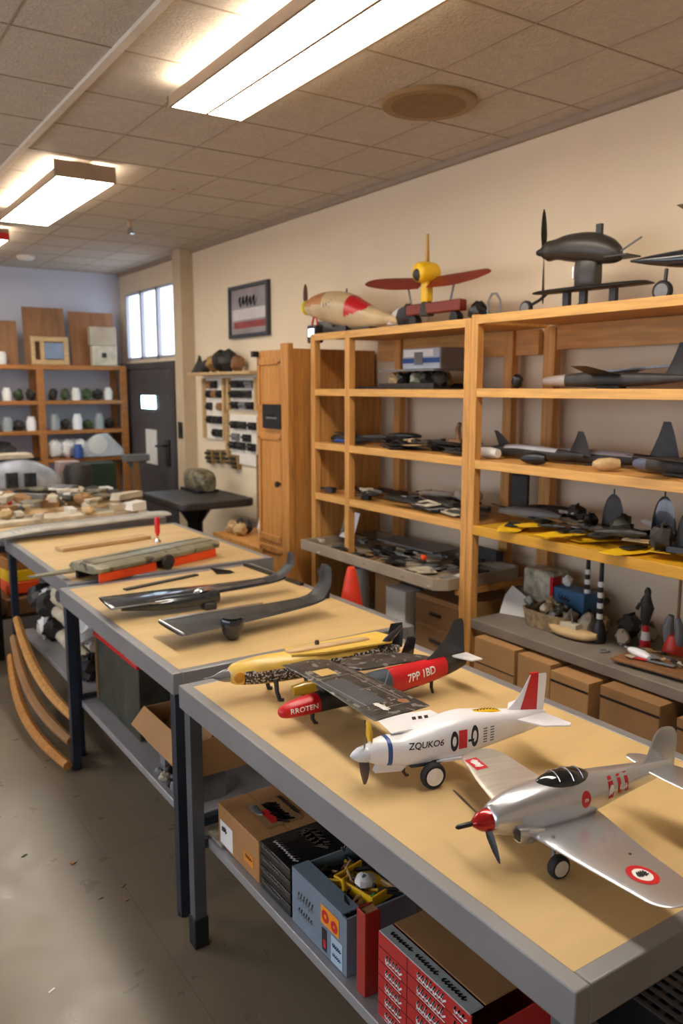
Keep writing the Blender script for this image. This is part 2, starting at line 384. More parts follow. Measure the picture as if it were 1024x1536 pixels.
# ------------------------------------------------------------------ workbenches
def bench(label, x0, x1, y0, y1, zt, shelf_z, leg_mat, feet=True, rim=(.034, .034), sx=.06, legx=None):
    t = thing('workbench', label, 'workbench', ((x0+x1)/2, (y0+y1)/2, 0))
    w, l = (x1-x0)/2, (y1-y0)/2
    MB().bb(-w+rim[0], w-rim[0], -l+rim[1], l-rim[0], zt-.02, zt).build('tabletop', m_hard, t)
    f = MB(); a = .07
    f.bb(-w, -w+rim[0], -l, l, zt-a, zt+.0015).bb(w-rim[0], w, -l, l, zt-a, zt+.0015)
    f.bb(-w+rim[0], w-rim[0], -l, -l+rim[1], zt-a, zt+.0015).bb(-w+rim[0], w-rim[0], l-rim[0], l, zt-a, zt+.0015)
    f.bb(-w+rim[0], w-rim[0], -l+rim[1], l-rim[0], zt-.04, zt-.02)
    f.build('edge_frame', m_steel, t, 'grey steel edge frame', bev=.003)
    for ix in (-1, 1):
        for iy in (-1, 1):
            cx = ix*(w-.03); cy = iy*(l-.035)
            lg = MB().bb(cx-.02, cx+.02, cy-.02, cy+.02, .0 if not feet else .09, zt-a+.005)
            o = lg.build('leg', leg_mat, t, bev=.002)
            if feet: MB().bb(cx-.024, cx+.024, cy-.024, cy+.024, 0, .1).build('foot', m_rub, o, 'black rubber foot', bev=.003)
            else: MB().lathe([(.024, 0), (.024, .012), (.012, .018), (.012, .03)], (cx, cy, 0)).build('foot', m_rub, o)
    MB().bb(-w+sx, w-sx, -l+.05, l-.055, shelf_z-.03, shelf_z).build('lower_shelf', m_steel2, t, 'pale grey lower shelf', bev=.003)
    for iy in (-1, 1): MB().bb(-w+.03, w-.03, iy*(l-.035)-.012, iy*(l-.035)+.012, shelf_z-.035, shelf_z-.005).build('crossbar', leg_mat, t)
    return t
ZT = .853
b1 = bench('near tan workbench with the silver and white model planes on it', .90, 1.755, .728, 2.262, ZT, .36, mat('leg_grey', (92, 95, 98), .45, .3, var=.08))
b2 = bench('middle tan workbench with two dark winglet wings on it', .922, 1.89, 2.362, 3.70, ZT, .33, m_navy, feet=False)
b3 = bench('far tan workbench carrying the olive wing section', .975, 2.05, 3.76, 5.12, ZT, .30, m_navy, feet=False)
single('hook', MB().tube([(0, 0, .03), (-.004, 0, .02), (-.008, .0, .0), (-.016, -.004, -.012), (-.022, -.004, -.004)], .003), m_black, 'small black hook hanging under the edge of the near bench', 'hook', (.918, 1.36, .78))

# ------------------------------------------------------------------ pine shelving
XF = 2.5
SZ = [2.045, 1.735, 1.43]
def board(name, x0, x1, y0, y1, z, th, m, par, lip=.036):
    o = MB().bb(x0+.018, x1, y0, y1, z-th, z).build(name, m, par, bev=.002)
    MB().bb(x0, x0+.018, y0, y1, z-lip, z+.002).build('edge_strip', mat('pine_edge', (216, 162, 88), .45, var=.14, scale=4, stretch=(14, 1.2, 14)), o, bev=.002)
    return o
s1 = thing('shelving_unit', 'pine shelving unit left of the double post, beside the tall cabinet', 'shelves', (2.75, 3.42, 0))
q = lambda y: y-3.42
for y, wd in ((4.09, .045), (3.735, .045), (2.778, .04)):
    p_ = MB().bb(-.25, -.21, q(y)-wd/2, q(y)+wd/2, 0, 2.045) if y != 3.735 else MB().bb(-.25, -.21, q(y)-wd/2, q(y)+wd/2, .829, 2.045)
    p_.build('post', m_pine, s1, bev=.003)
for y in (3.88, 2.98):
    MB().bb(.2, .245, q(y)-.03, q(y)+.03, 0, 2.02).build('back_post', m_pine, s1, bev=.003)
MB().bb(-.21, .24, q(4.09), q(4.105), 0, 1.72).build('side_panel', m_pine, s1)
MB().bb(.22, .245, q(2.8), q(4.1), 1.9, 2.02).build('back_rail', m_piney, s1)
for z in SZ+[1.135]:
    board('shelf', -.248, .245, q(2.76), q(4.11), z, .022, m_piney, s1)
MB().bb(-.22, .245, q(2.76), q(4.08), .39, .42).build('base_shelf', m_steel2, s1)
for ya in (2.80, 4.028): MB().bb(-.24, .24, q(ya), q(ya+.038), .785, .8135).build('tray_rail', m_pinex, s1)
tr = thing('parts_tray', 'wide grey tray of scrap parts on the lowest shelf of the left unit', 'tray', (2.69, 3.43, .815))
tp = MB(); pl = [(-.29, -.57), (-.24, -.61), (.20, -.61), (.245, -.57), (.245, .62), (-.29, .62)]
tp.prism(pl, (0, .012)); 
for i in range(6):
    a, b = Vector(pl[i]), Vector(pl[(i+1) % 6]); dd = b-a
    tp.box(((a.x+b.x)/2, (a.y+b.y)/2, .028), (dd.length+.012, .014, .056), (0, 0, math.atan2(dd.y, dd.x)))
tp.build('pan', mat('tray_grey', (158, 142, 120), .5, var=.08), tr, bev=.002)
s2 = thing('shelving_unit', 'pine shelving unit right of the double post, with the yellow shelf', 'shelves', (2.75, 1.9, 0))
q = lambda y: y-1.9
for y in (2.735, 1.12):
    MB().bb(-.25, -.21, q(y)-.02, q(y)+.02, 0, 2.06).build('post', m_pine, s2, bev=.003)
for y in (2.715, 1.2):
    MB().bb(.2, .245, q(y)-.035, q(y)+.035, .69, 2.02).build('back_post', m_pine, s2, bev=.003)
MB().bb(.21, .245, q(1.1), q(2.74), 1.92, 2.03).build('back_rail', m_piney, s2)
for z in (2.055, 1.74, 1.425):
    board('shelf', -.248, .245, q(1.1), q(2.715), z, .022, m_piney, s2)
yb = MB().bb(-.24, .245, q(1.1), q(2.715), 1.108, 1.13).build('shelf', mat('yellow_shelf', (214, 160, 30), .45, var=.12, scale=5, stretch=(6, 1, 6)), s2, 'yellow painted shelf', bev=.002)
MB().bb(-.25, -.232, q(1.1), q(2.715), 1.09, 1.134).build('edge_strip', mat('yellow_edge', (206, 150, 44), .45, var=.12, scale=4, stretch=(14, 1.2, 14)), yb, bev=.002)
MB().bb(-.25, .25, q(1.1), q(2.715), .655, .70).build('bench_shelf', mat('bench_grey', (126, 116, 104), .6, var=.1, scale=8), s2, 'grey bench shelf', bev=.004)
MB().bb(-.22, .245, q(1.1), q(2.7), .39, .42).build('base_shelf', m_steel2, s2)

# ------------------------------------------------------------------ tall cabinet
cb = thing('tall_cabinet', 'tall narrow oak cabinet left of the pine shelves', 'cabinet', (2.72, 4.4, 0))
MB().bb(-.29, .3, -.2, .2, 0, 1.97).build('carcass', m_oak, cb, bev=.004)
MB().bb(-.33, -.29, -.215, -.13, 0, 2.0).build('stile', m_oak, cb, bev=.003)
dr = MB().bb(-.312, -.29, -.13, .2, .05, 1.96)
dr.build('door', m_oak, cb, bev=.003)
D2 = dr
pn = MB()
for z0, z1 in ((.15, .75), (.82, 1.45), (1.62, 1.9)): pn.bb(-.322, -.312, -.11, -.085, z0, z1).bb(-.322, -.312, .155, .18, z0, z1).bb(-.322, -.312, -.11, .18, z0-.02, z0+.02).bb(-.322, -.312, -.11, .18, z1-.02, z1+.02)
pn.build('door_moulding', m_oak, cb, bev=.003)
MB().lathe([(.0, -.045), (.018, -.04), (.018, -.028), (.008, -.02), (.008, 0)], (-.312, -.1, 1.17), 'x').build('knob', m_black, cb)
MB().bb(-.35, -.31, .17, .205, 1.93, 1.965).build('hinge', m_black, cb)
pk = single('name_plaque', MB().bb(-.012, 0, -.125, .1, 0, .145), m_black, 'small black plaque on the door of the tall oak cabinet', 'plaque', (2.408-.012, 4.39, 1.5))
scrib2(.13, .025, 8, seed=3).xf(Matrix(((0, 0, -1, -.0125), (-1, 0, 0, -.01), (0, 1, 0, .07), (0, 0, 0, 1)))).build('lettering', mat('plaque_grey', (150, 148, 144), .5), pk, 'pale lettering')
# ------------------------------------------------------------------ model aircraft on the near bench
m_silver = mat('silver_skin', (214, 216, 222), .27, .85, var=.04, scale=5)
m_silver2 = mat('brushed_wing', (204, 196, 184), .34, .6, var=.08, scale=5, stretch=(2, 20, 2))
m_decr = mat('decal_red', (200, 28, 36), .4, var=.05)
m_decw = mat('decal_white', (236, 232, 228), .4, var=.02)
m_deck = mat('decal_black', (28, 28, 34), .45, var=.05)
m_hub = mat('wheel_hub', (204, 200, 190), .4, var=.06)
def wheel(name, par, loc, r, w, hubm=m_hub, axis='y'):
    mb = MB().lathe([(r*.62, -w*.5), (r*.85, -w*.5), (r*.97, -w*.3), (r, 0), (r*.97, w*.3), (r*.85, w*.5), (r*.62, w*.5)], axis=axis, n=32)
    o = mb.build(name, m_rub, par, loc=loc)
    MB().lathe([(0, -w*.56), (r*.2, -w*.56), (r*.3, -w*.5), (r*.68, -w*.53), (r*.68, w*.53), (r*.3, w*.5), (r*.2, w*.56), (0, w*.56)], axis=axis, n=28).build('hub', hubm, o)
    return o
def blade(l, w, th=.004, tw=.5):
    """a propeller blade along +z, root at the origin"""
    rings = []
    for t, ww in ((0, .5), (.15, .7), (.4, 1), (.7, .9), (.9, .6), (1, .2)):
        a = tw*(1.2-t); c = ww*w/2
        rings.append([Vector((c*k*sin(a)+th*e*cos(a)*.5, c*k*cos(a)-th*e*sin(a)*.5, l*t)) for k, e in ((1, 0), (0, 1), (-1, 0), (0, -1))])
    return MB().rings(rings)
def turn(mb, axis, ang, off=(0, 0, 0)):
    return mb.xf(Matrix.Translation(off) @ Matrix.Rotation(ang, 4, axis))

# silver low-wing racer ------------------------------------------------------
sv = thing('model_airplane', 'silver low-wing model plane with red spinner at the front of the near bench', 'model plane', (1.148, 1.027, ZT), R(170.3), group=None)
fz = MB().fuse([(.128, 0, .092, .020, .021, 2), (.118, 0, .093, .028, .029, 2), (.08, 0, .095, .036, .040, 2.2), (.03, 0, .097, .040, .046, 2.2), (-.04, 0, .099, .041, .048, 2.2), (-.12, 0, .103, .033, .041, 2.1), (-.2, 0, .108, .023, .030, 2), (-.28, 0, .112, .012, .020, 2), (-.325, 0, .115, .004, .012, 2)], 5, 36)
fz.build('fuselage', m_silver, sv)
def stw(sg, tip, sp):
    return [(sg*.0, .06, .185, .062, .040), (sg*.06, .055, .172, .064, .034), (sg*.16, .040, .140, .068, .025), (sg*(sp-.06), .022, .112, .072, .018), (sg*(sp-.025), .014, .098, .073, .015), (sg*(sp-.006), -.004, .066, .074, .010), (sg*sp, -.026, .024, .074, .004)]
wl = MB().wing(stw(1, 0, .325), 4, 14); wl.build('wing', m_silver, sv)
wr_ = MB().wing(stw(-1, 0, .298), 4, 14); wr_.build('wing', m_silver2, sv, 'brushed tan-grey wing')
MB().ball((-.042, 0, .134), (.066, .028, .026), 20, 14).build('canopy', m_glassd, sv, 'dark glossy canopy')
cf = MB()
for x0, y0 in ((-.02, .0225), (-.05, .026), (-.075, .0225)): cf.tube([(x0, yy, .134+.0265*math.sqrt(max(0, 1-(yy/.029)**2-((x0+.042)/.068)**2))) for yy in [y0*k/4 for k in range(-4, 5)]], .0012, 6)
cf.build('canopy_frame', m_chrome, sv)
MB().lathe([(.0225, .118), (.022, .132), (.017, .148), (.008, .160), (.004, .164)], (0, 0, .092), 'x', 28).build('spinner', mat('spinner_red', (178, 14, 22), .2, .4, coat=.6), sv, 'glossy red spinner')
pr = MB().lathe([(.0045, .158), (.005, .17), (.0045, .194), (.002, .198)], (0, 0, .092), 'x', 12); pr.build('propeller_shaft', m_black, sv)
for a, l in ((0.0, 0), ):
    turn(blade(.078, .018), 'X', R(-138), (.135, 0, .092)).build('propeller_blade', m_black, sv)
    turn(blade(.112, .012), 'X', R(86), (.135, 0, .092)).build('propeller_blade', mat('blade_brown', (70, 50, 38), .4), sv, 'thin brown blade')
MB().fuse([(.02, .034, .062, .006, .008, 3), (.06, .036, .066, .013, .016, 3), (.085, .034, .070, .012, .015, 3)], 3, 16).build('air_intake', m_silver, sv)
MB().bb(.0855, .087, .026, .043, .060, .081).build('intake_mouth', m_black, sv)
fn = MB().wing([(.102, -.205, .13, 0, .012), (.13, -.245, .09, 0, .011), (.163, -.264, .074, 0, .009), (.184, -.272, .062, 0, .008), (.197, -.282, .042, 0, .005), (.202, -.292, .016, 0, .002)], 3, 12, vertical=True)
fn.build('tail_fin', m_silver, sv)
for sg in (1, -1):
    MB().wing([(0, -.25, .07, .118, .012), (sg*.06, -.252, .085, .119, .013), (sg*.12, -.26, .072, .12, .01), (sg*.15, -.268, .052, .12, .007), (sg*.158, -.278, .022, .12, .002)] if sg > 0 else [(0, -.25, .07, .120, .014), (-.035, -.25, .052, .122, .014), (-.052, -.252, .038, .123, .010), (-.06, -.26, .016, .123, .004)], 3, 12).build('stabilizer', m_silver, sv)
for sg in (1, -1):
    wheel('wheel', sv, (.03, sg*.088, .0225), .0225, .018)
    MB().tube([(.03, sg*.076, .0225), (.03, sg*.072, .045), (.028, sg*.066, .072)], .004, 8).build('landing_strut', m_greyp, sv)
# marks
wb = wl.bvh(); fr = frame((-.03, .232, .1), (-1, 0, 0), (0, -1, 0))
mark('roundel', disc2(.030, .019, sx=.85), wb, fr, m_decr, sv, label='red ring roundel')
rc = mark('roundel_centre', disc2(.0195, 0, sx=.85), wb, fr, m_decw, sv)
sb = scrib2(.022, .012, 5, .0011, 4); sb.v += []; k2 = scrib2(.018, .016, 4, .001, 9); sb.add([(x, y+.004, z) for x, y, z in k2.v], k2.f)
mark('scribble', sb, wb, fr, m_deck, sv, .0012)
mark('rivet', disc2(.003, 0, 12), wb, frame((-.06, .17, .1), (-1, 0, 0), (0, -1, 0)), m_deck, sv)
fb = fz.bvh()
fr = frame((-.072, .1, .108), (-1, 0, 0), (0, 0, 1))
mark('round_badge', disc2(.0165, 0, sx=.72), fb, fr, m_decr, sv, label='red oval badge')
mark('badge_mark', text2('m', .013), fb, fr, m_decw, sv, .0012)
fr = frame((-.16, .1, .112), (-1, 0, 0), (0, 0, 1))
l1 = MB()
for (x, w_, y, h_) in ((-.020, .013, -.002, .034), (-.020, .009, .02, .006), (.004, .009, .004, .036), (.024, .009, .004, .036)): 
    gq = grid2(w_, h_, 3, 4); l1.add([(a+x, b+y, 0) for a, b, _ in gq.v], gq.f)
l1.add([(.004, .022, 0), (.012, .022, 0), (.020, -.006, 0), (.012, -.006, 0)], [(0, 1, 2, 3)]).add([(.024, .022, 0), (.016, .022, 0), (.008, -.006, 0), (.016, -.006, 0)], [(0, 1, 2, 3)])
mark('red_lettering', l1, fb, fr, m_decr, sv, label='red letters with white scribble')
l2 = scrib2(.008, .02, 4, .001, 5); l3 = MB(); l3.add([(x-.020, y-.002, 0) for x, y, _ in l2.v], l2.f); k3 = scrib2(.02, .012, 4, .0012, 6); l3.add([(x+.014, y-.002, 0) for x, y, _ in k3.v], k3.f)
mark('lettering_scribble', l3, fb, fr, m_decw, sv, .0012)
fr = frame((-.0, -.235, .1), (0, -1, 0), (1, 0, 0))
mark('wing_badge', grid2(.05, .03, 6, 5), wr_.bvh(), fr, m_decr, sv, label='red square badge')
mark('badge_scribble', scrib2(.03, .018, 5, .0018, 8), wr_.bvh(), fr, m_decw, sv, .0012)

# white racer -----------------------------------------------------------------
wh = thing('model_airplane', 'white model plane with black writing and a red fin panel on the near bench', 'model plane', (1.2, 1.375, ZT), R(168))
fz = MB().fuse([(.205, 0, .085, .016, .018, 2.2), (.17, 0, .086, .026, .030, 2.6), (.12, 0, .083, .035, .034, 3), (.09, 0, .085, .039, .038, 3.2), (.02, 0, .093, .042, .047, 3.4), (-.03, 0, .097, .042, .050, 3.5), (-.07, 0, .100, .038, .045, 3.4), (-.16, 0, .100, .026, .034, 3), (-.24, 0, .100, .012, .024, 2.6), (-.27, 0, .1, .004, .018, 2.4)], 5, 40, matfn=lambda c: 1 if .150 < c.x < .158 else 0)
fz.build('fuselage', [m_whitep, m_blue], wh)
MB().lathe([(.019, .2), (.019, .207), (.016, .222), (.009, .234), (.002, .241)], (0, 0, .085), 'x', 24).build('spinner', mat('spinner_white', (214, 216, 222), .3, var=.03), wh)
turn(blade(.080, .034), 'X', R(-2), (.207, 0, .085)).build('propeller_blade', mat('prop_dark', (56, 40, 32), .35), wh)
turn(blade(.072, .034), 'X', R(180), (.207, 0, .085)).build('propeller_blade', mat('prop_dark', (56, 40, 32)), wh)
turn(blade(.06, .07, .003, .2), 'X', R(8), (.185, -.022, .088)).build('cowl_flap', m_yel, wh, 'yellow flap behind the propeller')
MB().prism([(.185, .040), (.12, .034), (.10, .05), (.17, .072)], (-.006, .012), 'y').build('chin_fairing', m_whitep, wh)
fn = MB().wing([(.112, -.12, .145, 0, .012), (.135, -.165, .102, 0, .011), (.165, -.195, .075, 0, .009), (.205, -.22, .052, 0, .007), (.212, -.224, .044, 0, .004)], 4, 16, vertical=True)
fn.build('tail_fin', m_whitep, wh)
fpanel = MB().add([(-.198, .119, 0), (-.245, .121, 0), (-.2465, .216, 0), (-.228, .216, 0)], [(0, 1, 2, 3)])
gp = MB(); n_ = 8
for j in range(n_+1):
    t = j/n_; xa = -.196+(-.226+.196)*t; xb_ = -.246-.002*t; z = .122+(.211-.122)*t
    gp.v += [(xa+(xb_-xa)*i/4, z, 0) for i in range(5)]
gp.f = [(j*5+i, j*5+i+1, j*5+i+6, j*5+i+5) for j in range(n_) for i in range(4)]; gp.m = [0]*len(gp.f)
for sg in (1, -1):
    lay(MB().add([(x*-sg, z, 0) for x, z, _ in gp.v], gp.f), fn, frame((0, sg*.05, 0), (-sg, 0, 0), (0, 0, 1))).build('fin_panel', m_decr, wh, 'red fin panel')
MB().bb(-.246, -.226, -.004, .004, .206, .217).build('fin_cap', m_decr, wh)
for sg in (1, -1):
    MB().prism([(-.17, sg*.012), (-.215, sg*.075), (-.275, sg*.095), (-.285, sg*.085), (-.262, sg*.008)], (.112, .1155)).build('stabilizer', m_whitep, wh)
wr2 = MB().wing([(-.0, .09, .15, .058, .016), (-.10, .07, .12, .062, .012), (-.13, .05, .08, .064, .006)], 3, 12)
wr2.build('wing', m_whitep, wh)
MB().prism([(.10, .03), (.02, .045), (-.05, .05), (-.06, .03)], (.054, .059)).build('wing', m_whitep, wh)
wheel('wheel', wh, (.06, .05, .0305), .0305, .02, m_decw)
MB().tube([(.06, .037, .0265), (.062, .034, .044), (.06, .024, .06)], .0042, 8).build('landing_strut', m_dark, wh)
MB().prism([(.11, .052), (.05, .060), (.0, .056), (.05, .050)], (.022, .040), 'y').build('wheel_fairing', m_carbon2, wh, 'dark wheel fairing')
MB().tube([(.105, -.006, .055), (.107, -.006, .022), (.1, -.006, .012), (.094, -.006, .012)], [.004, .004, .0035, .003], 8).build('nose_strut', mat('strut_brown', (92, 70, 52), .5), wh)
fw = MB().wing([(.0, .14, .165, .122, .014), (-.05, .14, .155, .122, .012), (-.092, .14, .145, .122, .008)], 3, 12); fw.build('upper_wing', m_whitep, wh)
ys = MB().fuse([(-.07, 0, .142, .008, .004, 3), (-.11, 0, .139, .012, .005, 3), (-.14, 0, .134, .008, .004, 3)], 3, 16); ys.build('dorsal_strip', m_yel, wh, 'yellow patterned strip')
mark('strip_pattern', scrib2(.06, .012, 7, .0013, 12), ys, frame((-.105, 0, .14), (1, 0, 0), (0, 1, 0)), m_deck, wh)
fb = fz.bvh()
fr = frame((.085, .06, .098), (-1, 0, 0), (.0, 0, 1))
mark('lettering', text2('ZQUKO6', .0205, 1.0, .15), fb, frame((.072, .06, .1), (-1, 0, 0), (0, 0, 1)), m_deck, wh, label='black letters')
fr = frame((-.02, .06, .1), (-1, 0, 0), (0, 0, 1))
m1r = MB(); a = disc2(.024, .012, sx=.42); m1r.add([(x-.022, y-.002, 0) for x, y, _ in a.v], a.f); mm = MB(); mm.add([(x+.032, y+.002, 0) for x, y, _ in disc2(.026, .014, sx=.4).v], a.f)
gq = grid2(.016, .006, 3, 2); mm.add([(x+.022, y-.006, 0) for x, y, _ in gq.v], gq.f)
mark('emblem_ring', m1r, fb, fr, m_deck, wh); mark('emblem_ring', mm, fb, fr, m_deck, wh)
rq = grid2(.022, .044, 4, 5); mark('emblem_block', rq, fb, fr, m_decr, wh, .001, 'red emblem block')
mm = MB()
for i in range(2):
    for j in range(6): gq = grid2(.011, .003, 2, 1); mm.add([(x+.062+i*.020, y-.018+j*.0065, 0) for x, y, _ in gq.v], gq.f)
mark('small_print', mm, fb, fr, mat('decal_grey', (110, 110, 116), .5), wh, label='grey small print')
mm = MB()
for j in range(3): gq = grid2(.010, .017, 2, 2, .006); mm.add([(x-.022+j*.016, y, 0) for x, y, _ in gq.v], gq.f)
mark('roof_stripes', mm, fw, (Vector((.035, -.055, .18)), Vector((-1, 0, 0)), Vector((0, -1, 0)), Vector((0, 0, 1))), m_deck, wh)

# dark plane with the red nose and tail ---------------------------------------
bk = thing('model_airplane', 'black model plane with red nose, red tail lettering and broad dark wing', 'model plane', (1.2, 1.79, ZT), R(180))
def bmf(c):
    if c.x > .10: return 1
    if -.34 < c.x < -.13 and c.z > .045+.0*(c.x): return 1
    if -.13 < c.x < -.07: return 2
    return 0
m_grime = mat('sooty_shell', (64, 60, 56), .35, .1, var=.35, scale=30, spots=(45, .58, (130, 124, 116)))
fz = MB().fuse([(.215, 0, .055, .005, .005, 2), (.205, 0, .055, .016, .015, 2), (.17, 0, .057, .023, .022, 2.2), (.10, 0, .06, .028, .026, 2.4), (.0, 0, .064, .034, .032, 2.4), (-.10, 0, .068, .036, .038, 2.3), (-.2, 0, .07, .034, .037, 2.2), (-.3, 0, .073, .028, .033, 2.2), (-.38, 0, .078, .018, .027, 2.1), (-.43, 0, .08, .008, .018, 2)], 6, 36, matfn=bmf)
fz.build('fuselage', [m_carbon2, m_red, mat('slate_blue', (66, 76, 88), .4, var=.1)], bk)
fn = MB().wing([(.09, -.245, .185, 0, .016), (.12, -.30, .126, 0, .013), (.16, -.35, .074, 0, .009), (.20, -.376, .044, 0, .006), (.212, -.384, .028, 0, .003)], 4, 14, vertical=True)
fn.build('tail_fin', mat('fin_slate', (50, 54, 60), .5, var=.08), bk)
for sg in (1, -1):
    MB().prism([(-.37, sg*.004), (-.395, sg*.07), (-.43, sg*.075), (-.43, sg*.004)], (.1, .104)).build('stabilizer', m_whitep, bk, 'white stabilizer')
wg = MB().wing([(-.16, .118, .10, .118, .008), (-.13, .112, .13, .119, .013), (.0, .112, .15, .12, .02), (.20, .125, .165, .122, .019), (.30, .132, .17, .124, .016), (.312, .132, .168, .124, .012)], 3, 14)
wg.build('wing', m_grime, bk, 'sooty dark wing')
wb = wg.bvh()
P_ = lambda x, y: (Vector((x, y, .2)), Vector((0, 1, 0)), Vector((-1, 0, 0)), Vector((0, 0, -1)))
def top(x, y): return frame((x, y, .16), (0, 1, 0), (-1, 0, 0))
up = lambda x, y: (Vector((x, y, .16)), Vector((0, 1, 0)), Vector((-1, 0, 0)), Vector((0, 0, 1)))
mark('wing_panel', grid2(.20, .075, 8, 5), wb, up(.072, .13), mat('panel_slate', (78, 82, 88), .32, .1, var=.1), bk, label='plain slate panel')
mark('wing_patch', grid2(.05, .05, 4, 4), wb, up(.05, -.035), mat('patch_tan', (196, 160, 92), .5, var=.1), bk, label='tan patch')
mark('wing_badge', scrib2(.05, .022, 6, .002, 15), wb, up(.07, .255), m_decw, bk, .0014, 'white scribbled badge')
mark('wing_badge', disc2(.014, 0, sx=1), wb, up(.0, .25), mat('patch_rust', (150, 100, 66), .5), bk, .0012, 'rust-brown round mark')
mm = MB()
for (u0, v0, ll) in ((.05, .058, .3), (.06, -.052, .28), (.0, .066, .2), (.1, .045, .22)): gq = grid2(ll, .002, 10, 1); mm.add([(x+u0, y+v0, 0) for x, y, _ in gq.v], gq.f)
for (u0, v0) in ((-.02, 0), (.235, 0), (.1, .05)): gq = grid2(.002, .11, 1, 8); mm.add([(x+u0, y+v0, 0) for x, y, _ in gq.v], gq.f)
mark('panel_lines', mm, wb, up(.045, .03), mat('line_pale', (150, 146, 138), .4), bk, .001)
MB().bb(-.02, .09, -.02, .02, .088, .122).build('wing_pylon', m_carbon2, bk, bev=.006)
MB().fuse([(-.04, -.07, .112, .02, .005, 2.4), (-.08, -.075, .110, .055, .008, 2.4), (-.22, -.06, .108, .05, .008, 2.4), (-.33, -.02, .095, .012, .006, 2.2)], 4, 22).build('rear_deck', m_grime, bk)
fb = fz.bvh()
mark('nose_lettering', text2('RROTEN', .019, 1.1), fb, frame((.15, .05, .060), (-1, 0, .03), (0, 0, 1)), m_decw, bk, .0014, 'white nose letters')
mark('tail_lettering', text2('7PP 1BD', .031, .95), fb, frame((-.238, .05, .08), (-1, 0, .06), (.0, 0, 1)), m_decw, bk, .0016, 'white tail letters')
MB().tube([(.11, .0, .04), (.112, 0, .018), (.104, 0, .004), (.096, 0, .0)], [.006, .006, .005, .004], 8).build('skid', m_dark, bk)
MB().tube([(-.3, .0, .05), (-.3, 0, .018), (-.306, 0, .0)], [.005, .005, .004], 8).build('skid', m_dark, bk)

# yellow-backed plane ---------------------------------------------------------
yl = thing('model_airplane', 'yellow-backed model plane with grey pointed nose at the far end of the near bench', 'model plane', (1.195, 2.014, ZT), R(170)); yl.scale = (.93, .93, .93)
m_ycream = mat('yellow_shell', (226, 186, 84), .4, var=.14, scale=9, coat=.2)
m_news = mat('net_shell', (72, 66, 62), .4, .2, var=.5, scale=40, spots=(140, .52, (206, 200, 192)))
fz = MB().fuse([(.255, 0, .088, .012, .012, 2), (.245, 0, .089, .02, .022, 2), (.225, 0, .09, .032, .033, 2.1), (.16, 0, .091, .042, .042, 2.3), (.06, 0, .092, .044, .045, 2.4), (-.06, 0, .094, .044, .043, 2.4), (-.16, 0, .096, .038, .036, 2.3), (-.28, 0, .098, .022, .022, 2.2), (-.34, 0, .098, .012, .012, 2)], 8, 40,
    matfn=lambda c: 1 if (c.x < .205 and .058 < c.z < .102+.03*max(0, -c.x*2)) else 0)
fz.build('fuselage', [m_ycream, m_news], yl)
MB().lathe([(.021, .245), (.019, .262), (.012, .28), (.004, .295), (.002, .315), (.001, .325)], (0, 0, .088), 'x', 20).build('nose_cone', mat('nose_steel', (150, 148, 150), .25, .7, var=.1), yl, 'grey pointed nose')
MB().lathe([(.0, .0), (.014, .003), (.017, .008), (.012, .012), (0, .013)], (.222, .028, .088), 'y', 20).build('eye_port', mat('amber', (190, 130, 40), .3), yl)
MB().prism([(.05, -.04), (-.30, -.09), (-.33, -.02), (-.30, .03), (-.06, .045), (.05, .03)], (.130, .136)).build('back_deck', m_ycream, yl)
MB().fuse([(.06, 0, .136, .006, .004, 2.4), (.02, 0, .138, .018, .008, 2.4), (-.2, -.02, .138, .016, .008, 2.4), (-.24, -.02, .137, .004, .004, 2.4)], 3, 16).build('back_rib', m_tan, yl)
MB().lathe([(.007, 0), (.008, .008), (.006, .014), (0, .015)], (-.05, -.01, .145), 'z', 12).build('vent_cap', mat('cap_brown', (86, 62, 40), .5), yl)
MB().wing([(.09, -.30, .07, -.03, .012), (.13, -.32, .06, -.045, .01), (.17, -.335, .045, -.05, .006)], 3, 12, vertical=True).build('tail_fin', m_carbon, yl)
MB().tube([(-.24, .01, .09), (-.29, .02, .14), (-.36, -.02, .165)], [.008, .012, .006], 10).build('tail_brace', m_carbon, yl)
MB().wing([(.09, -.32, .05, .05, .012), (.15, -.345, .035, .05, .008)], 3, 10, vertical=True).build('tail_fin', m_carbon, yl)
MB().tube([(.105, .035, .06), (.107, .05, .03), (.1, .055, .006), (.088, .055, .004)], [.008, .007, .007, .006], 10).build('landing_leg', m_dark, yl)
MB().tube([(.105, -.035, .06), (.107, -.05, .03), (.1, -.055, .006), (.088, -.055, .004)], [.008, .007, .007, .006], 10).build('landing_leg', m_dark, yl)
MB().tube([(.06, .06, .03), (.02, .06, .033), (-.04, .06, .036)], [.016, .021, .018], 14).build('belly_tank', mat('amber_tank', (206, 160, 40), .2, var=.2, coat=.6), yl)
MB().tube([(.02, .06, .004), (.02, .06, .02)], .008, 10).build('tank_foot', m_dark, yl)
MB().tube([(.01, .05, .05), (.01, .03, .07)], .006, 8).build('tank_strut', m_dark, yl)

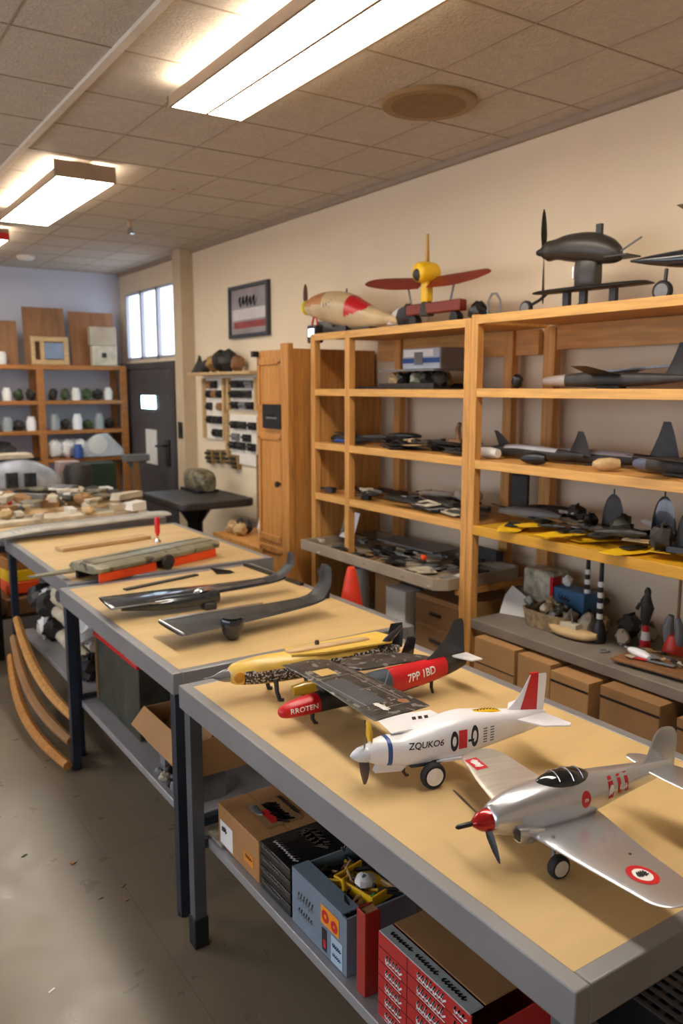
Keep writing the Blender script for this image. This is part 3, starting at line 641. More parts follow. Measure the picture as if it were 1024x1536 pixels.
# ------------------------------------------------------------------ middle bench: two dark wings with upturned ends
def winglet(label, loc, rz, L, w0, w1, m, pod, fin_h):
    t = thing('winglet_wing', label, 'model wing', loc, rz)
    h = .05
    MB().wing([(0, w0/2, w0, h, .016), (L*.3, w0*.47, w0*.86, h+.002, .02), (L*.6, w0*.36, (w0+w1)/2*.9, h+.004, .022), (L*.86, w1*.6, w1*1.05, h+.008, .02), (L*.97, w1*.55, w1, h+.016, .018)], 4, 14).xf(Matrix.Rotation(-pi/2, 4, 'Z') @ Matrix.Scale(-1, 4, (0, 1, 0)) @ Matrix.Rotation(0, 4, 'Z')).xf(Matrix.Scale(-1, 4, (0, 1, 0)) if False else Matrix.Identity(4)).build('wing_shell', m, t)
    return t
def winglet(label, loc, rz, L, w0, w1, m, podx, pod, fin_h, trim):
    """long flat wing along +x with an upturned fin at its end, resting on the pod below it"""
    t = thing('winglet_wing', label, 'model wing', loc, rz); h = .058
    mb = MB(); rings = []
    for x, wf, wn, z, th in catmull([(0, w0*.48, w0*.52, h, .005), (.012, w0*.5, w0*.54, h, .010), (L*.3, w0*.46, w0*.46, h, .014), (L*.6, w1*.72, w1*.72, h+.002, .016), (L*.85, w1*.52, w1*.52, h+.008, .016), (L*.95, w1*.5, w1*.5, h+.02, .016)], 4):
        rings.append([(x, -wn*1.0, z-.002), (x, -wn*.85, z+th*.45), (x, 0, z+th*.7), (x, wf*.85, z+th*.5), (x, wf, z), (x, wf*.7, z-th*.5), (x, 0, z-th*.7), (x, -wn*.7, z-th*.6)])
    mb.rings(rings); mb.build('wing_shell', m, t)
    f = MB(); rr = []
    for x, z, wd, th in catmull([(L*.84, h+.010, w1*.50, .012), (L*.93, h+.024, w1*.50, .014), (L*.985, h+.06, w1*.46, .013), (L*1.0, h+fin_h*.6, w1*.42, .011), (L*1.005, h+fin_h*.92, w1*.36, .009), (L*1.004, h+fin_h, w1*.2, .005)], 4):
        s_ = min(1, max(0, (x-L*.84)/(L*.15))); ax = Vector((sin(s_*1.3), 0, cos(s_*1.3))).normalized()
        c = Vector((x, 0, z)); nn = Vector((-cos(s_*pi/2)*0-sin(s_*pi/2), 0, cos(s_*pi/2)))
        rr.append([c+Vector((0, wd*k, 0))+nn*th*e for k, e in ((-1, 0), (-.7, .6), (0, .85), (.7, .6), (1, 0), (.7, -.6), (0, -.85), (-.7, -.6))])
    f.rings(rr); f.build('upturned_fin', m_carbon2, t)
    if trim:
        e = MB()
        for k, o_ in ((.46, .0075), (.40, .0078)): e.tube([(.012, w0*k, h+o_), (L*.3, w0*(k-.03), h+o_+.003), (L*.62, w1*(k+.2), h+o_+.006)], .0022, 6)
        e.tube([(.004, -w0*.52, h+.003), (.004, w0*.5, h+.003)], .005, 8)
        e.build('edge_trim', m_chrome, t, 'shiny edge trim')
    else:
        e = MB().tube([(.0, -w0*.5, h), (.004, w0*.48, h)], .005, 8).tube([(.0, -w0*.5, h), (L*.3, -w0*.46, h)], .004, 8); e.build('edge_trim', m_chrome, t, 'shiny edge trim')
    if pod == 'drum':
        p = MB().lathe([(.0, 0), (.018, .003), (.033, .024), (.040, .05), (.043, .076), (.040, .082), (.0, .084)], (podx, -w0*.42, 0), 'z', 28); p.build('pod', m_carbon, t)
        MB().lathe([(.0, .084), (.034, .0845), (.036, .087), (.0, .089)], (podx, -w0*.42, 0), 'z', 28).build('pod_lid', m_dark, t)
    else:
        p = MB().fuse([(podx-.33, -w0*.34, h-.012, .012, .010, 2), (podx-.15, -w0*.36, h-.014, .03, .026, 2), (podx, -w0*.34, h-.014, .03, .026, 2.4), (podx+.05, -w0*.3, h-.014, .032, .030, 2.6), (podx+.07, -w0*.3, h-.014, .028, .026, 2.4)], 4, 24); p.build('pod', m_carbon, t)
        MB().bb(podx-.002, podx+.05, -w0*.52, -w0*.2, .0, .03).build('pod_foot', m_dark, t, bev=.006)
        MB().fuse([(podx-.03, -w0*.3, h+.012, .01, .006, 2), (podx+.0, -w0*.24, h+.018, .03, .01, 2), (podx+.06, -w0*.18, h+.012, .012, .006, 2)], 3, 16).build('bracket', m_chrome, t, 'bright metal bracket')
    return t
winglet('glossy navy wing with upturned end, farther one on the middle bench', (.955, 3.12, ZT), R(-4), .80, .20, .085, m_carbon, .37, 'nacelle', .125, False)
winglet('charcoal wing with silver edge lines and a round drum pod on the middle bench', (1.035, 2.66, ZT), R(2), .66, .20, .10, m_carbon2, .20, 'drum', .145, True)
single('dark_strip', MB().bb(-.2, .2, -.014, .014, 0, .006), m_dark, 'long thin dark strip lying behind the navy wing', 'strip', (1.35, 3.55, ZT+.0015), R(14))
single('ruler', MB().bb(-.01, .01, -.26, .26, 0, .012), m_black, 'black straightedge along the right edge of the middle bench', 'straightedge', (1.845, 3.40, ZT+.0015), R(3))
fl = thing('black_fin', 'small black fin standing behind the navy wing', 'fin', (1.72, 3.55, ZT+.0015), R(160))
MB().prism([(0, 0), (.09, 0), (.12, .03), (.02, .012)], (-.004, .004), 'y').build('blade', m_black, fl)
MB().bb(.02, .09, -.02, .02, 0, .005).build('base', m_dark, fl)
cn = thing('orange_cone', 'orange-red warning cone behind the winglet wings', 'cone', (2.02, 2.98, .70))
MB().bb(-.075, .075, -.075, .075, 0, .02).build('base', m_redp, cn, bev=.006)
MB().lathe([(.062, .02), (.03, .2), (.018, .245), (.016, .25), (.0, .25)]).build('body', mat('cone_orange', (224, 60, 34), .4, var=.12, scale=14), cn)
tb = thing('stool', 'wooden stool carrying the orange cone behind the middle bench', 'stool', (2.02, 2.98, 0))
MB().lathe([(0, .67), (.15, .67), (.155, .68), (.15, .70), (0, .70)], n=32).build('seat', m_pine, tb)
for k in range(4):
    a = pi/4+k*pi/2; MB().tube([(.14*cos(a), .14*sin(a), 0), (.1*cos(a), .1*sin(a), .672)], .014, 10).build('leg', m_pine, tb)
bl = thing('black_knob_post', 'black rounded post standing left of the orange cone', 'post', (1.83, 2.9, ZT+.0015), 0)
MB().lathe([(.02, 0), (.022, .08), (.03, .1), (.034, .115), (.03, .128), (0, .13)]).build('post', m_black, bl)

# ------------------------------------------------------------------ far bench
ow = thing('wing_section', 'olive metal wing section on red strips at the near end of the far bench', 'model wing', (1.43, 3.93, ZT+.0015), R(20))
rings = []
for x, a in ((-.40, .8), (-.385, 1), (-.1, 1), (.2, .98), (.385, .92), (.40, .8)):
    rings.append([(x, -.12*a, .045), (x, -.125*a, .065), (x, -.09, .078), (x, .0, .086), (x, .10*a, .075), (x, .125*a, .055), (x, .1*a, .042), (x, -.08*a, .036)])
MB().rings(rings).build('shell', m_olive, ow, bev=.004)
r_ = MB()
for y in (-.06, .02): r_.tube([(-.38, y, .081+.003*(y > 0)), (.38, y, .081+.003*(y > 0))], .004, 6)
r_.build('ridge', m_olive, ow)
for x0, x1 in ((-.385, -.05), (.06, .36)): MB().bb(x0, x1, -.112, -.098, .0, .043).build('red_strip', m_orangep, ow, 'red-orange strip', bev=.002)
MB().bb(-.38, .38, .06, .08, 0, .045).build('rear_strip', m_dark, ow)
MB().lathe([(0, -.012), (.022, -.014), (.034, -.01), (.038, 0), (.034, .01), (.022, .014), (0, .012)], (.005, -.135, .037), 'y', 20).jitter(.0015).build('wheel', m_dark, ow, 'grimy dark wheel')
MB().prism([(-.40, .05), (-.58, .1), (-.6, .13), (-.38, .12)], (.03, .04)).build('tail_tongue', m_olive, ow)
sd = thing('screwdriver', 'red-handled screwdriver standing upright on the far bench', 'screwdriver', (1.70, 4.52, ZT+.0015))
MB().lathe([(0, .03), (.008, .035), (.010, .05), (.015, .055), (.016, .13), (.012, .145), (0, .148)], n=14).build('handle', m_redp, sd)
MB().lathe([(.02, 0), (.016, .012), (.006, .018), (.005, .036), (0, .037)], n=14).build('shank', m_chrome, sd)
single('plank', MB().bb(-.28, .28, -.045, .045, 0, .02), m_tan, 'tan wooden plank behind the olive wing section', 'plank', (1.42, 4.62, ZT+.0015), R(12), bev=.003)
wn = thing('model_wing', 'long grey ribbed wing laid across the end of the far bench', 'model wing', (1.42, 5.14, ZT+.0015), R(13))
mb = MB().wing([(-.62, .11, .22, .045, .09), (0, .13, .26, .05, .11), (.35, .12, .24, .05, .10), (.62, .05, .10, .02, .04)], 4, 14).xf(Matrix.Rotation(-pi/2, 4, 'Z') @ Matrix.Scale(-1, 4, (0, 1, 0)))
mb.build('skin', mat('wing_grey', (176, 172, 160), .5, var=.15, scale=12), wn)
rb = MB(); bvw = mb.bvh()
for k in range(26):
    gq = grid2(.006, .18, 1, 8); ly = lay(gq, bvw, (Vector((-.45+.034*k, 0, .3)), Vector((1, 0, 0)), Vector((0, 1, 0)), Vector((0, 0, 1))), .002); rb.add(ly.v, ly.f)
rb.build('rib_texture', m_greyp, wn)
# ------------------------------------------------------------------ boxes on the near bench's lower shelf (top at .36)
SH = .362
def carton(name, label, cat, x0, x1, y0, y1, z0, z1, m, marks=None, seam=m_tape, group=None, lid=True):
    t = thing(name, label, cat, ((x0+x1)/2, (y0+y1)/2, z0), group=group)
    w, l, h = (x1-x0)/2, (y1-y0)/2, z1-z0
    body = MB().bb(-w, w, -l, l, 0, h-.004); body.build('box_body', m, t, bev=.003)
    if lid:
        MB().bb(-w, -.0015, -l, l, h-.004, h).build('flap', m, t); MB().bb(.0015, w, -l, l, h-.004, h).build('flap', m, t)
    if seam: MB().bb(-.012, .012, -l-.0006, l+.0006, h*.72, h+.0006).build('tape', seam, t)
    return t
def face_marks(t, x, items):
    """flat prints on the aisle side (plane x = const, seen from -x): (name, mb2d, y, z, material)"""
    for nm, m2, y, z, m in items:
        MB().add([(x, y-a, z+b) for a, b, _ in m2.v], m2.f).build(nm, m, t)
def top_marks(t, z, items):
    for nm, m2, x, y, m in items:
        MB().add([(x+b, y-a, z) for a, b, _ in m2.v], m2.f).build(nm, m, t)
kb = carton('kit_box', 'brown kraft kit box with a red picture on top under the near bench', 'box', .98, 1.185, 1.905, 2.172, SH, .492, mat('kraft', (172, 124, 74), .6, var=.08), seam=None)
top_marks(kb, .1315, [('lid_picture', grid2(.16, .12, 2, 2), .01, -.01, m_card2), ('lid_picture', grid2(.08, .05, 2, 2), .0, -.03, m_decr), ('lid_picture', scrib2(.12, .05, 8, .005, 21), .02, -.02, m_deck), ('lid_picture', scrib2(.12, .02, 10, .002, 22), .07, .0, m_tape), ('lid_picture', scrib2(.06, .025, 5, .004, 23), -.03, .02, m_decw)])
for o in kb.children: 
    if o.name.startswith('lid_picture'): o.location.z += .0004*int((o.name.split('.')+['0'])[1] if '.' in o.name else 0)
face_marks(kb, -.1035, [('side_label', grid2(.085, .075, 2, 2), .075, .045, m_decw), ('side_picture', grid2(.06, .034, 2, 2), -.07, .045, mat('print_orange', (226, 140, 40), .5))])
face_marks(kb, -.104, [('side_print', scrib2(.03, .02, 4, .002, 31), .09, .06, m_deck), ('side_print', scrib2(.04, .012, 4, .002, 32), -.07, .05, mat('print_brown', (120, 70, 30), .5))])
bk2 = []
for k in range(4):
    t = thing('flat_box', ['bottom black flat box of the stack between the kraft and grey boxes', 'second black flat box from the bottom of the stack', 'third black flat box from the bottom of the stack', 'top black flat box of the stack with white script on its lid'][k], 'box', (1.085, 1.81, SH+k*.0352), group='black flat boxes in a stack')
    MB().bb(-.105, .105, -.082, .082, 0, .022).build('tray', m_black, t, bev=.002); MB().bb(-.107, .107, -.084, .084, .017, .0345).build('lid', mat('lid_black', (16, 16, 18), .25, coat=.3), t, bev=.002)
    face_marks(t, -.1085, [('side_print', scrib2(.09, .008, 9, .0012, 40+k), .02, .026, m_greyp)])
    bk2.append(t)
top_marks(bk2[3], .0355, [('lid_script', scrib2(.12, .022, 9, .0018, 51), -.07, .0, m_decw), ('lid_picture', scrib2(.1, .07, 5, .006, 52), .03, .01, mat('print_grey', (92, 86, 78), .5))])
# grey-blue open box with parts
m_gb = mat('box_greyblue', (118, 134, 148), .45, var=.06, scale=5)
gbx = thing('parts_box', 'grey-blue open box with an orange sticker under the near bench', 'box', (1.085, 1.59, SH))
w, l, h, t_ = .105, .128, .150, .005
MB().bb(-w, w, -l, l, 0, t_).bb(-w, -w+t_, -l, l, t_, h).bb(w-t_, w, -l, l, t_, h).bb(-w+t_, w-t_, -l, -l+t_, t_, h).bb(-w+t_, w-t_, l-t_, l, t_, h).build('box_body', m_gb, gbx)
MB().bb(-w+.0, -w+.05, -l+.02, l, h, h+.004).build('flap', m_gb, gbx)
face_marks(gbx, -w-.001, [('sticker', grid2(.082, .05, 2, 2), -.055, .105, mat('sticker_orange', (240, 150, 30), .4)), ('side_label', grid2(.05, .07, 2, 2), -.085, .038, mat('label_paleblue', (176, 200, 216), .5)), ('side_picture', grid2(.022, .06, 2, 2), -.03, .04, m_deck)])
face_marks(gbx, -w-.0016, [('sticker_print', disc2(.016, .006), -.035, .105, m_decr), ('sticker_print', disc2(.015, .004), -.075, .1, m_decr), ('label_print', scrib2(.036, .012, 5, .0018, 61), -.085, .05, m_blue), ('label_print', scrib2(.036, .01, 5, .0014, 62), -.085, .025, m_blue), ('side_print', scrib2(.08, .03, 6, .0015, 63), .06, .09, m_greyp), ('side_print', scrib2(.07, .02, 6, .0015, 64), .06, .05, m_greyp), ('side_picture', grid2(.012, .022, 1, 1), -.032, .03, m_decr)])
def lump(r, seed, flat=.7, n=10, m=7):
    q = random.Random(seed); mb = MB().ball((0, 0, r*flat), (r, r*q.uniform(.7, 1), r*flat), n, m)
    return mb.jitter(r*.13, q)
z0 = SH+.006
single('yellow_tray', MB().prism([(-.05, -.07), (.05, -.07), (.06, .06), (-.05, .07)], (0, .01)).bb(-.05, .05, -.07, -.064, .01, .03).bb(-.05, .05, .06, .066, .01, .03).bb(-.05, -.044, -.064, .06, .01, .03), m_yel, 'small yellow tray lying in the grey-blue box', 'tray', (1.11, 1.57, z0+.118), .2, bev=.002)
for i, (x, y, s, mm, nm, lab) in enumerate([(1.10, 1.56, .028, m_white, 'white_lump', 'round white lump in the yellow tray of the grey-blue box'), (1.09, 1.505, .013, mat('green_plastic', (60, 150, 50), .4), 'green_bead', 'small green bead in the grey-blue box')]):
    single(nm, lump(s, i), mm, lab, 'part', (x, y, z0+.129))
for i in range(26):
    q = random.Random(i+5); x = q.uniform(1.01, 1.16); y = q.uniform(1.49, 1.69); L = q.uniform(.03, .06)
    mb = MB().bb(-L, L, -.006, .006, 0, .008).tube([(-L, 0, .008), (0, .01, .018), (L, 0, .008)], .004, 6)
    single('model_part', mb, [m_dark, m_yel, m_tan, m_black, m_ply][i % 5], 'small black or tan model part heaped in the grey-blue box', 'model part', (x, y, z0+.112+.004*(i % 6)), q.uniform(0, 3), 'parts heaped in the grey-blue box', rot=(q.uniform(-.2, .2), q.uniform(-.2, .2), q.uniform(0, 3)))
single('stuffing', MB().bb(-.098, .098, -.12, .12, 0, .108), m_dark, 'dark padding filling the grey-blue box', 'padding', (1.085, 1.59, z0+.0005))
rb_ = thing('binder', 'narrow upright red book beside the grey-blue box', 'book', (1.0, 1.40, SH))
MB().bb(-.02, .02, -.017, -.0135, 0, .21).bb(-.02, .02, .0135, .017, 0, .21).bb(-.023, -.019, -.017, .017, 0, .21).build('cover', mat('brick_red', (168, 50, 40), .45, var=.06), rb_, bev=.0015)
MB().bb(-.018, .018, -.0132, .0132, .004, .206).build('pages', m_card, rb_)
# red multi-pack box
RX, RY = 1.10, 1.18
pk = thing('display_box', 'red open box of stacked packets with white script, nearest under the bench', 'box', (RX, RY, SH))
w, l, h = .125, .15, .205
m_pk = mat('packet_red', (186, 34, 34), .35, var=.08, scale=10, coat=.2)
bd = MB().bb(-w, w, -l, l, 0, .004).bb(-w, -w+.004, -l, l, .004, h).bb(-w+.004, w, l-.004, l, .004, h).bb(w-.004, w, -l, l-.004, .004, h).bb(-w+.004, w-.004, -l, -l+.004, .004, h*.75)
bd.build('box_body', m_pk, pk, bev=.002)
gr = MB()
for k in range(1, 6): gr.bb(-w-.0006, -w, -l, l, k*h/6-.001, k*h/6+.001)
gr.bb(-w-.0006, -w, .045, .048, 0, h)
gr.build('box_seams', mat('seam_dark', (110, 14, 16), .5), pk)
sc_ = MB(); sc_.build
for k in range(6):
    for j, (yc, wd) in enumerate(((.095, .07), (-.03, .11), (-.118, .045))):
        if k == 5 and j == 0: continue
        s2 = scrib2(wd*.8, [.022, .024, .018][j], [5, 7, 3][j], .002, 70+k*3+j); s2.add([(-wd*.4, -.013, 0), (wd*.42, -.016, 0), (wd*.42, -.0135, 0), (-wd*.4, -.0115, 0)], [(0, 1, 2, 3)])
        MB().add([(-w-.0012, yc-a, k*h/6+.018+b) for a, b, _ in s2.v], s2.f).build('white_script', m_decw, pk)
st_ = MB().bb(-w, -w+.035, -l+.004, l-.004, h, h+.003); st_.build('top_strip', mat('strip_silver', (186, 196, 198), .3, .3), pk, 'silver printed strip')
for k in range(3):
    s2 = scrib2(.07, .012, 7, .002, 90+k); MB().add([(-w+.018+b, .09-k*.085-a, h+.0036) for a, b, _ in s2.v], s2.f).build('strip_print', m_deck, pk)
single('cardboard_sheet', MB().bb(-.104, .104, -.145, .145, 0, .004), m_card2, 'brown cardboard sheet covering the red packet box', 'cardboard', (RX+.0205, RY, SH+h+.0005), rot=(0, 0, 0))
# dark crate and papers at the far end of that shelf
dc = thing('crate', 'dark open crate of black scrap at the far end of the near bench shelf', 'crate', (1.30, 2.03, SH))
MB().bb(-.09, .09, -.12, .12, 0, .006).bb(-.09, -.084, -.12, .12, .006, .2).bb(.084, .09, -.12, .12, .006, .2).bb(-.084, .084, .114, .12, .006, .2).bb(-.084, .084, -.12, -.114, .006, .2).build('crate_body', m_black, dc, bev=.002)
for i in range(12):
    q = random.Random(i+200); single('scrap_lump', lump(q.uniform(.025, .04), i+40, .8), m_dark, 'dark lump of scrap inside the dark crate', 'scrap', (1.30+q.uniform(-.05, .05), 2.03+q.uniform(-.08, .08), SH+.008+.045*(i//3)), q.uniform(0, 3), 'scrap lumps in the dark crate')
single('magazine', MB().bb(-.07, .07, -.05, .05, 0, .008), mat('magazine_print', (150, 144, 128), .5, var=.6, scale=30), 'grey magazine lying by the far leg of the near bench shelf', 'magazine', (1.04, 2.19-.012, SH), 0)
# perforated basket under the near end
bs = thing('basket', 'black perforated basket under the right front corner of the near bench', 'basket', (1.52, .93, SH))
gm = MB(); wx, wy, hz = .155, .13, .125
for k in range(13):
    x = -wx+2*wx*k/12; gm.bb(x-.005, x+.005, -wy, wy, hz-.004, hz)
for k in range(9):
    y = -wy+2*wy*k/8; gm.bb(-wx, wx, y-.006, y+.006, hz-.008, hz-.004)
gm.build('lid_grid', mat('basket_grid', (84, 82, 80), .4, .2, var=.1), bs)
MB().bb(-wx, wx, -wy, wy, 0, hz-.03).build('bin', m_black, bs)
MB().bb(-wx, -wx+.004, -wy, wy, hz-.03, hz-.004).bb(wx-.004, wx, -wy, wy, hz-.03, hz-.004).bb(-wx, wx, -wy, -wy+.004, hz-.03, hz-.004).bb(-wx, wx, wy-.004, wy, hz-.03, hz-.004).build('rim', m_black, bs)

# ------------------------------------------------------------------ under the middle bench (shelf top .33)
S2 = .332
gb = thing('storage_box', 'dark green box with a red lid under the middle bench', 'box', (1.16, 3.36, S2))
MB().bb(-.11, .15, -.30, .25, 0, .31).build('box_body', mat('box_green', (58, 58, 44), .6, var=.3, scale=12), gb, bev=.004)
MB().bb(-.12, .16, -.31, .26, .305, .33).build('lid', m_red, gb, 'red lid', bev=.006)
MB().bb(-.115, .15, .25, .256, .01, .30).build('end_panel', m_card, gb, 'cardboard end')
cx = thing('cardboard_box', 'open cardboard box propped up at the near end under the middle bench', 'box', (1.13, 2.66, S2+.10))
w, l, h = .13, .20, .13
MB().bb(-w, w, -l, l, 0, .004).bb(-w, -w+.004, -l, l, .004, h).bb(w-.004, w, -l, l, .004, h).bb(-w+.004, w-.004, l-.004, l, .004, h).bb(-w+.004, w-.004, -l, -l+.004, .004, h).build('box_body', m_card, cx)
MB().prism([(-w, h), (-w-.05, h-.06), (-w-.053, h-.057), (-w, h+.004)], (-l, l), 'y').build('flap', m_card, cx)
MB().prism([(w, h), (w-.10, h+.05), (w-.10, h+.054), (w, h+.004)], (-l, l), 'y').build('flap', m_card, cx)
MB().prism([(-.06, h*.4), (.0, h+.02), (.03, h+.018), (.1, h*.4)], (-l*.8, l*.85), 'y').build('inner_sheet', m_card2, cx)
for y in (2.5, 2.82): single('wooden_block', MB().bb(-.05, .05, -.025, .025, 0, .0985), m_greyp, ['grey block propping the near end of the open cardboard box', 'grey block propping the far end of the open cardboard box'][y > 2.6], 'block', (1.10, y, S2))
for i in range(9):
    q = random.Random(300+i); single('scrap_lump', lump(q.uniform(.018, .03), 80+i), [m_beige, m_dark, m_greyp][i % 3], 'small grey or dark scrap lump under the open cardboard box', 'scrap', (1.01+.03*(i % 2), 2.55+.028*i-.02, S2), i, 'scrap lumps under the cardboard box')
single('bag', lump(.09, 5, .9, 14, 10), mat('bag_pink', (186, 160, 150), .6, var=.1), 'pale crumpled bag behind the open cardboard box', 'bag', (1.40, 2.55, S2))
# ------------------------------------------------------------------ under the far bench and around it
S3 = .302
for k in range(3):
    single('paper_roll', MB().tube([(-.02, -.28, .04), (.0, .28, .04)], .04, 16), m_beige, ['lowest white roll on the shelf under the far bench', 'middle white roll stacked under the far bench', 'top white roll stacked under the far bench'][k], 'roll', (1.17+.05*(k == 1), 4.42, S3+.072*k), .03*k, 'white rolls under the far bench')
for k in range(3):
    pts = [Vector((.905+.030*k-.055*sin(pi*t/12)*(1-.25*k), 4.78+.04*k-1.14*t/12, .035+.095*k+.20*(1-t/12)**2)) for t in range(13)]
    single('curved_rib', MB().tube(pts, [.022+.006*sin(pi*t/12) for t in range(13)], 8), [m_oak, m_card2, m_pine][k], ['lowest bent wooden rib curving past the far bench leg', 'middle bent wooden rib curving past the far bench leg', 'highest bent wooden rib curving past the far bench leg'][k], 'wooden rib', (0, 0, 0))
for i in range(8):
    q = random.Random(400+i); single('scrap_lump', lump(q.uniform(.05, .08), 120+i, .6), [m_dark, m_beige, m_carbon2, m_card2][i % 4], 'dark or pale bundle heaped on the shelf under the far bench', 'bundle', (1.45+.1*(i % 2), 3.95+.13*i, S3), i, 'bundles under the far bench')
for k in range(3):
    single('packet', MB().bb(-.1, .1, -.14, .14, 0, .075), [m_orangep, m_yel, m_orange][k], ['red-orange packet lowest of the pile on the floor rack behind the far bench', 'yellow packet in the middle of the pile behind the far bench', 'orange packet on top of the pile behind the far bench'][k], 'packet', (1.14, 5.62+.01*k, .42+.0765*k), .1*k, bev=.006)
for i in range(9):
    q = random.Random(470+i); w_ = i % 3 == 1
    single('cloth_bundle' if not w_ else 'crumpled_paper', lump(q.uniform(.07, .08), 470+i, .92, 14, 9).jitter(.006, q), [m_dark, m_paper, m_carbon2][i % 3], 'crumpled white paper stuffed on the shelf under the far bench' if w_ else 'dark cloth bundle stuffed on the shelf under the far bench', 'paper' if w_ else 'bundle', (1.12+.03*(i % 2), 3.97+.125*(i % 3) if i < 3 else 4.72+.08*(i % 3), S3+.155*(i % 3 if i < 3 else i//3-1)), i, 'crumpled paper under the far bench' if w_ else 'dark bundles under the far bench')
single('white_bundle', MB().tube([(0, -.22, .07), (.02, 0, .085), (0, .2, .07)], [.06, .085, .05], 14).jitter(.006), m_beige, 'pale rolled bundle on top of the white rolls under the far bench', 'bundle', (1.15, 4.36, S3+.235), .1)
# cluttered fourth table further back
t4 = bench('cluttered wooden table beyond the far bench, in front of the back shelves', .95, 2.12, 5.45, 7.35, .84, .30, m_dark, feet=False)
single('wood_block', MB().bb(-.14, .14, -.2, .2, 0, .1), m_ply, 'brown wooden slab on the shelf under the cluttered table', 'slab', (1.14, 5.62, .3015), .1)
for k, (x, y, w_, l_, r_, m, lab) in enumerate([(1.5, 5.78, .50, .12, .12, m_beige, 'pale board lowest on the cluttered table'), (1.55, 6.16, .48, .17, .12, m_tan, 'tan board across the middle of the cluttered table'), (1.70, 6.56, .36, .14, .12, m_beige, 'pale board with red end on the cluttered table')]):
    single('board', MB().bb(-w_, w_, -l_, l_, 0, .03), m, lab, 'board', (x, y, .8425+.0*k), r_, bev=.004)
single('red_strip', MB().bb(-.1, .1, -.02, .02, 0, .03), m_orangep, 'orange-red strip on the pale board at the back of the cluttered table', 'strip', (1.93, 6.62, .874), .12)
for i in range(34):
    q = random.Random(500+i); x = 1.1+.9*q.random(); y = 5.65+.95*q.random(); r_ = q.uniform(.03, .075)
    mb = lump(r_, 160+i, .6) if i % 2 else MB().bb(-r_, r_, -r_*.7, r_*.7, 0, r_*.8).jitter(.006, q)
    single('scrap_piece', mb, [m_beige, m_tan, m_white, m_dark, m_card2, m_beige][i % 6], 'pale or brown scrap piece heaped on the cluttered table', 'scrap', (x, y, .8745), q.uniform(0, 3), 'scrap pieces on the cluttered table')
for i in range(30):
    q = random.Random(900+i); x = 1.12+.85*q.random(); y = 5.75+.85*q.random(); r_ = q.uniform(.04, .08)
    mb = [lump(r_, 860+i, .5), MB().bb(-r_*1.6, r_*1.6, -r_*.5, r_*.5, 0, r_*.5).jitter(.006, q), MB().prism([(-r_, -r_), (r_*1.5, -r_*.6), (r_, r_), (-r_*.8, r_*.7)], (0, .012))][i % 3]
    single('scrap_piece', mb, [m_dark, m_beige, m_white, m_card2, m_greyp, m_olive][i % 6], 'grey, brown or white scrap piece on top of the heap on the cluttered table', 'scrap', (x, y, .925+.02*(i % 3)), q.uniform(0, 3), 'upper scrap pieces on the cluttered table')
for i in range(8):
    q = random.Random(560+i); single('scrap_piece', lump(.025+.01*q.random(), 210+i, .7), [m_redp, m_white][i % 2], 'small red or white piece heaped at the left of the cluttered table', 'scrap', (1.12+.05*i, 6.62+.03*(i % 3), .8425), i, 'red and white pieces on the cluttered table')
mc = thing('vehicle_model', 'large blue-white and black model body at the back of the cluttered table', 'model', (1.45, 6.95, .8425), .1)
MB().fuse([(-.42, 0, .16, .02, .05, 2.4), (-.3, 0, .17, .12, .10, 2.6), (0, 0, .20, .16, .15, 2.6), (.22, 0, .16, .13, .11, 2.4), (.34, 0, .12, .05, .06, 2.2)], 4, 20).build('hull', mat('hull_pale', (176, 182, 194), .4, var=.25, scale=6), mc)
MB().fuse([(-.36, 0, .06, .06, .04, 3), (0, 0, .06, .15, .05, 3), (.3, 0, .06, .06, .04, 3)], 3, 16).build('skirt', m_black, mc)
MB().prism([(-.4, .26), (-.1, .36), (.15, .34), (.2, .31), (-.1, .31), (-.4, .23)], (-.05, .05), 'y').build('top_plate', m_black, mc)
MB().bb(-.25, .1, -.1, .1, .345, .38).jitter(.008).build('roof_load', m_beige, mc)
MB().bb(-.14, -.05, -.18, -.14, .12, .24).build('side_window', m_carbon, mc); MB().bb(.0, .09, -.19, -.15, .12, .23).build('side_window', m_carbon, mc)
single('grey_tub', MB().lathe([(0, 0), (.1, 0), (.12, .2), (.1, .26), (0, .28)], n=20), m_carbon2, 'grey-brown rounded tub right of the big model body', 'tub', (1.945, 6.98, .8425))
single('small_box', MB().bb(-.045, .045, -.05, .05, 0, .22), mat('maroon', (84, 34, 34), .5), 'maroon box beside the grey-brown tub', 'box', (2.06, 7.18, .8425), bev=.004)
bkd = thing('side_table', 'low dark stand behind the cluttered table holding the green box', 'stand', (2.30, 7.62, 0))
MB().bb(-.2, .2, -.2, .2, .72, .76).build('top', m_dark, bkd)
for ix in (-1, 1):
    for iy in (-1, 1): MB().bb(ix*.17-.02, ix*.17+.02, iy*.17-.02, iy*.17+.02, 0, .72).build('leg', m_dark, bkd)
single('green_box', MB().bb(-.15, .12, -.12, .12, 0, .30), mat('dark_green', (38, 58, 46), .5, var=.08), 'dark green box standing left of the grey door', 'box', (2.30, 7.55, .7615), bev=.005)
single('pinkish_box', MB().bb(-.09, .09, -.08, .08, 0, .27), mat('box_mauve', (168, 150, 148), .6, var=.1), 'pale pinkish box left of the dark green box', 'box', (1.93, 7.24, .8425), bev=.005)
ts = thing('roller_stand', 'wooden post with grey T-shaped top leaning beside the grey door', 'stand', (2.72, 7.72, 0))
MB().box((0, 0, .52), (.06, .09, 1.04), (0, R(-3), 0)).build('post', m_card2, ts); MB().bb(-.13, .11, -.06, .06, 1.04, 1.1).build('top_bar', m_greyp, ts); MB().prism([(-.1, 1.04), (.08, 1.04), (.02, .94), (-.05, .94)], (-.02, .02), 'y').build('gusset', m_greyp, ts); MB().bb(-.14, .14, -.14, .14, 0, .03).build('foot', m_dark, ts)
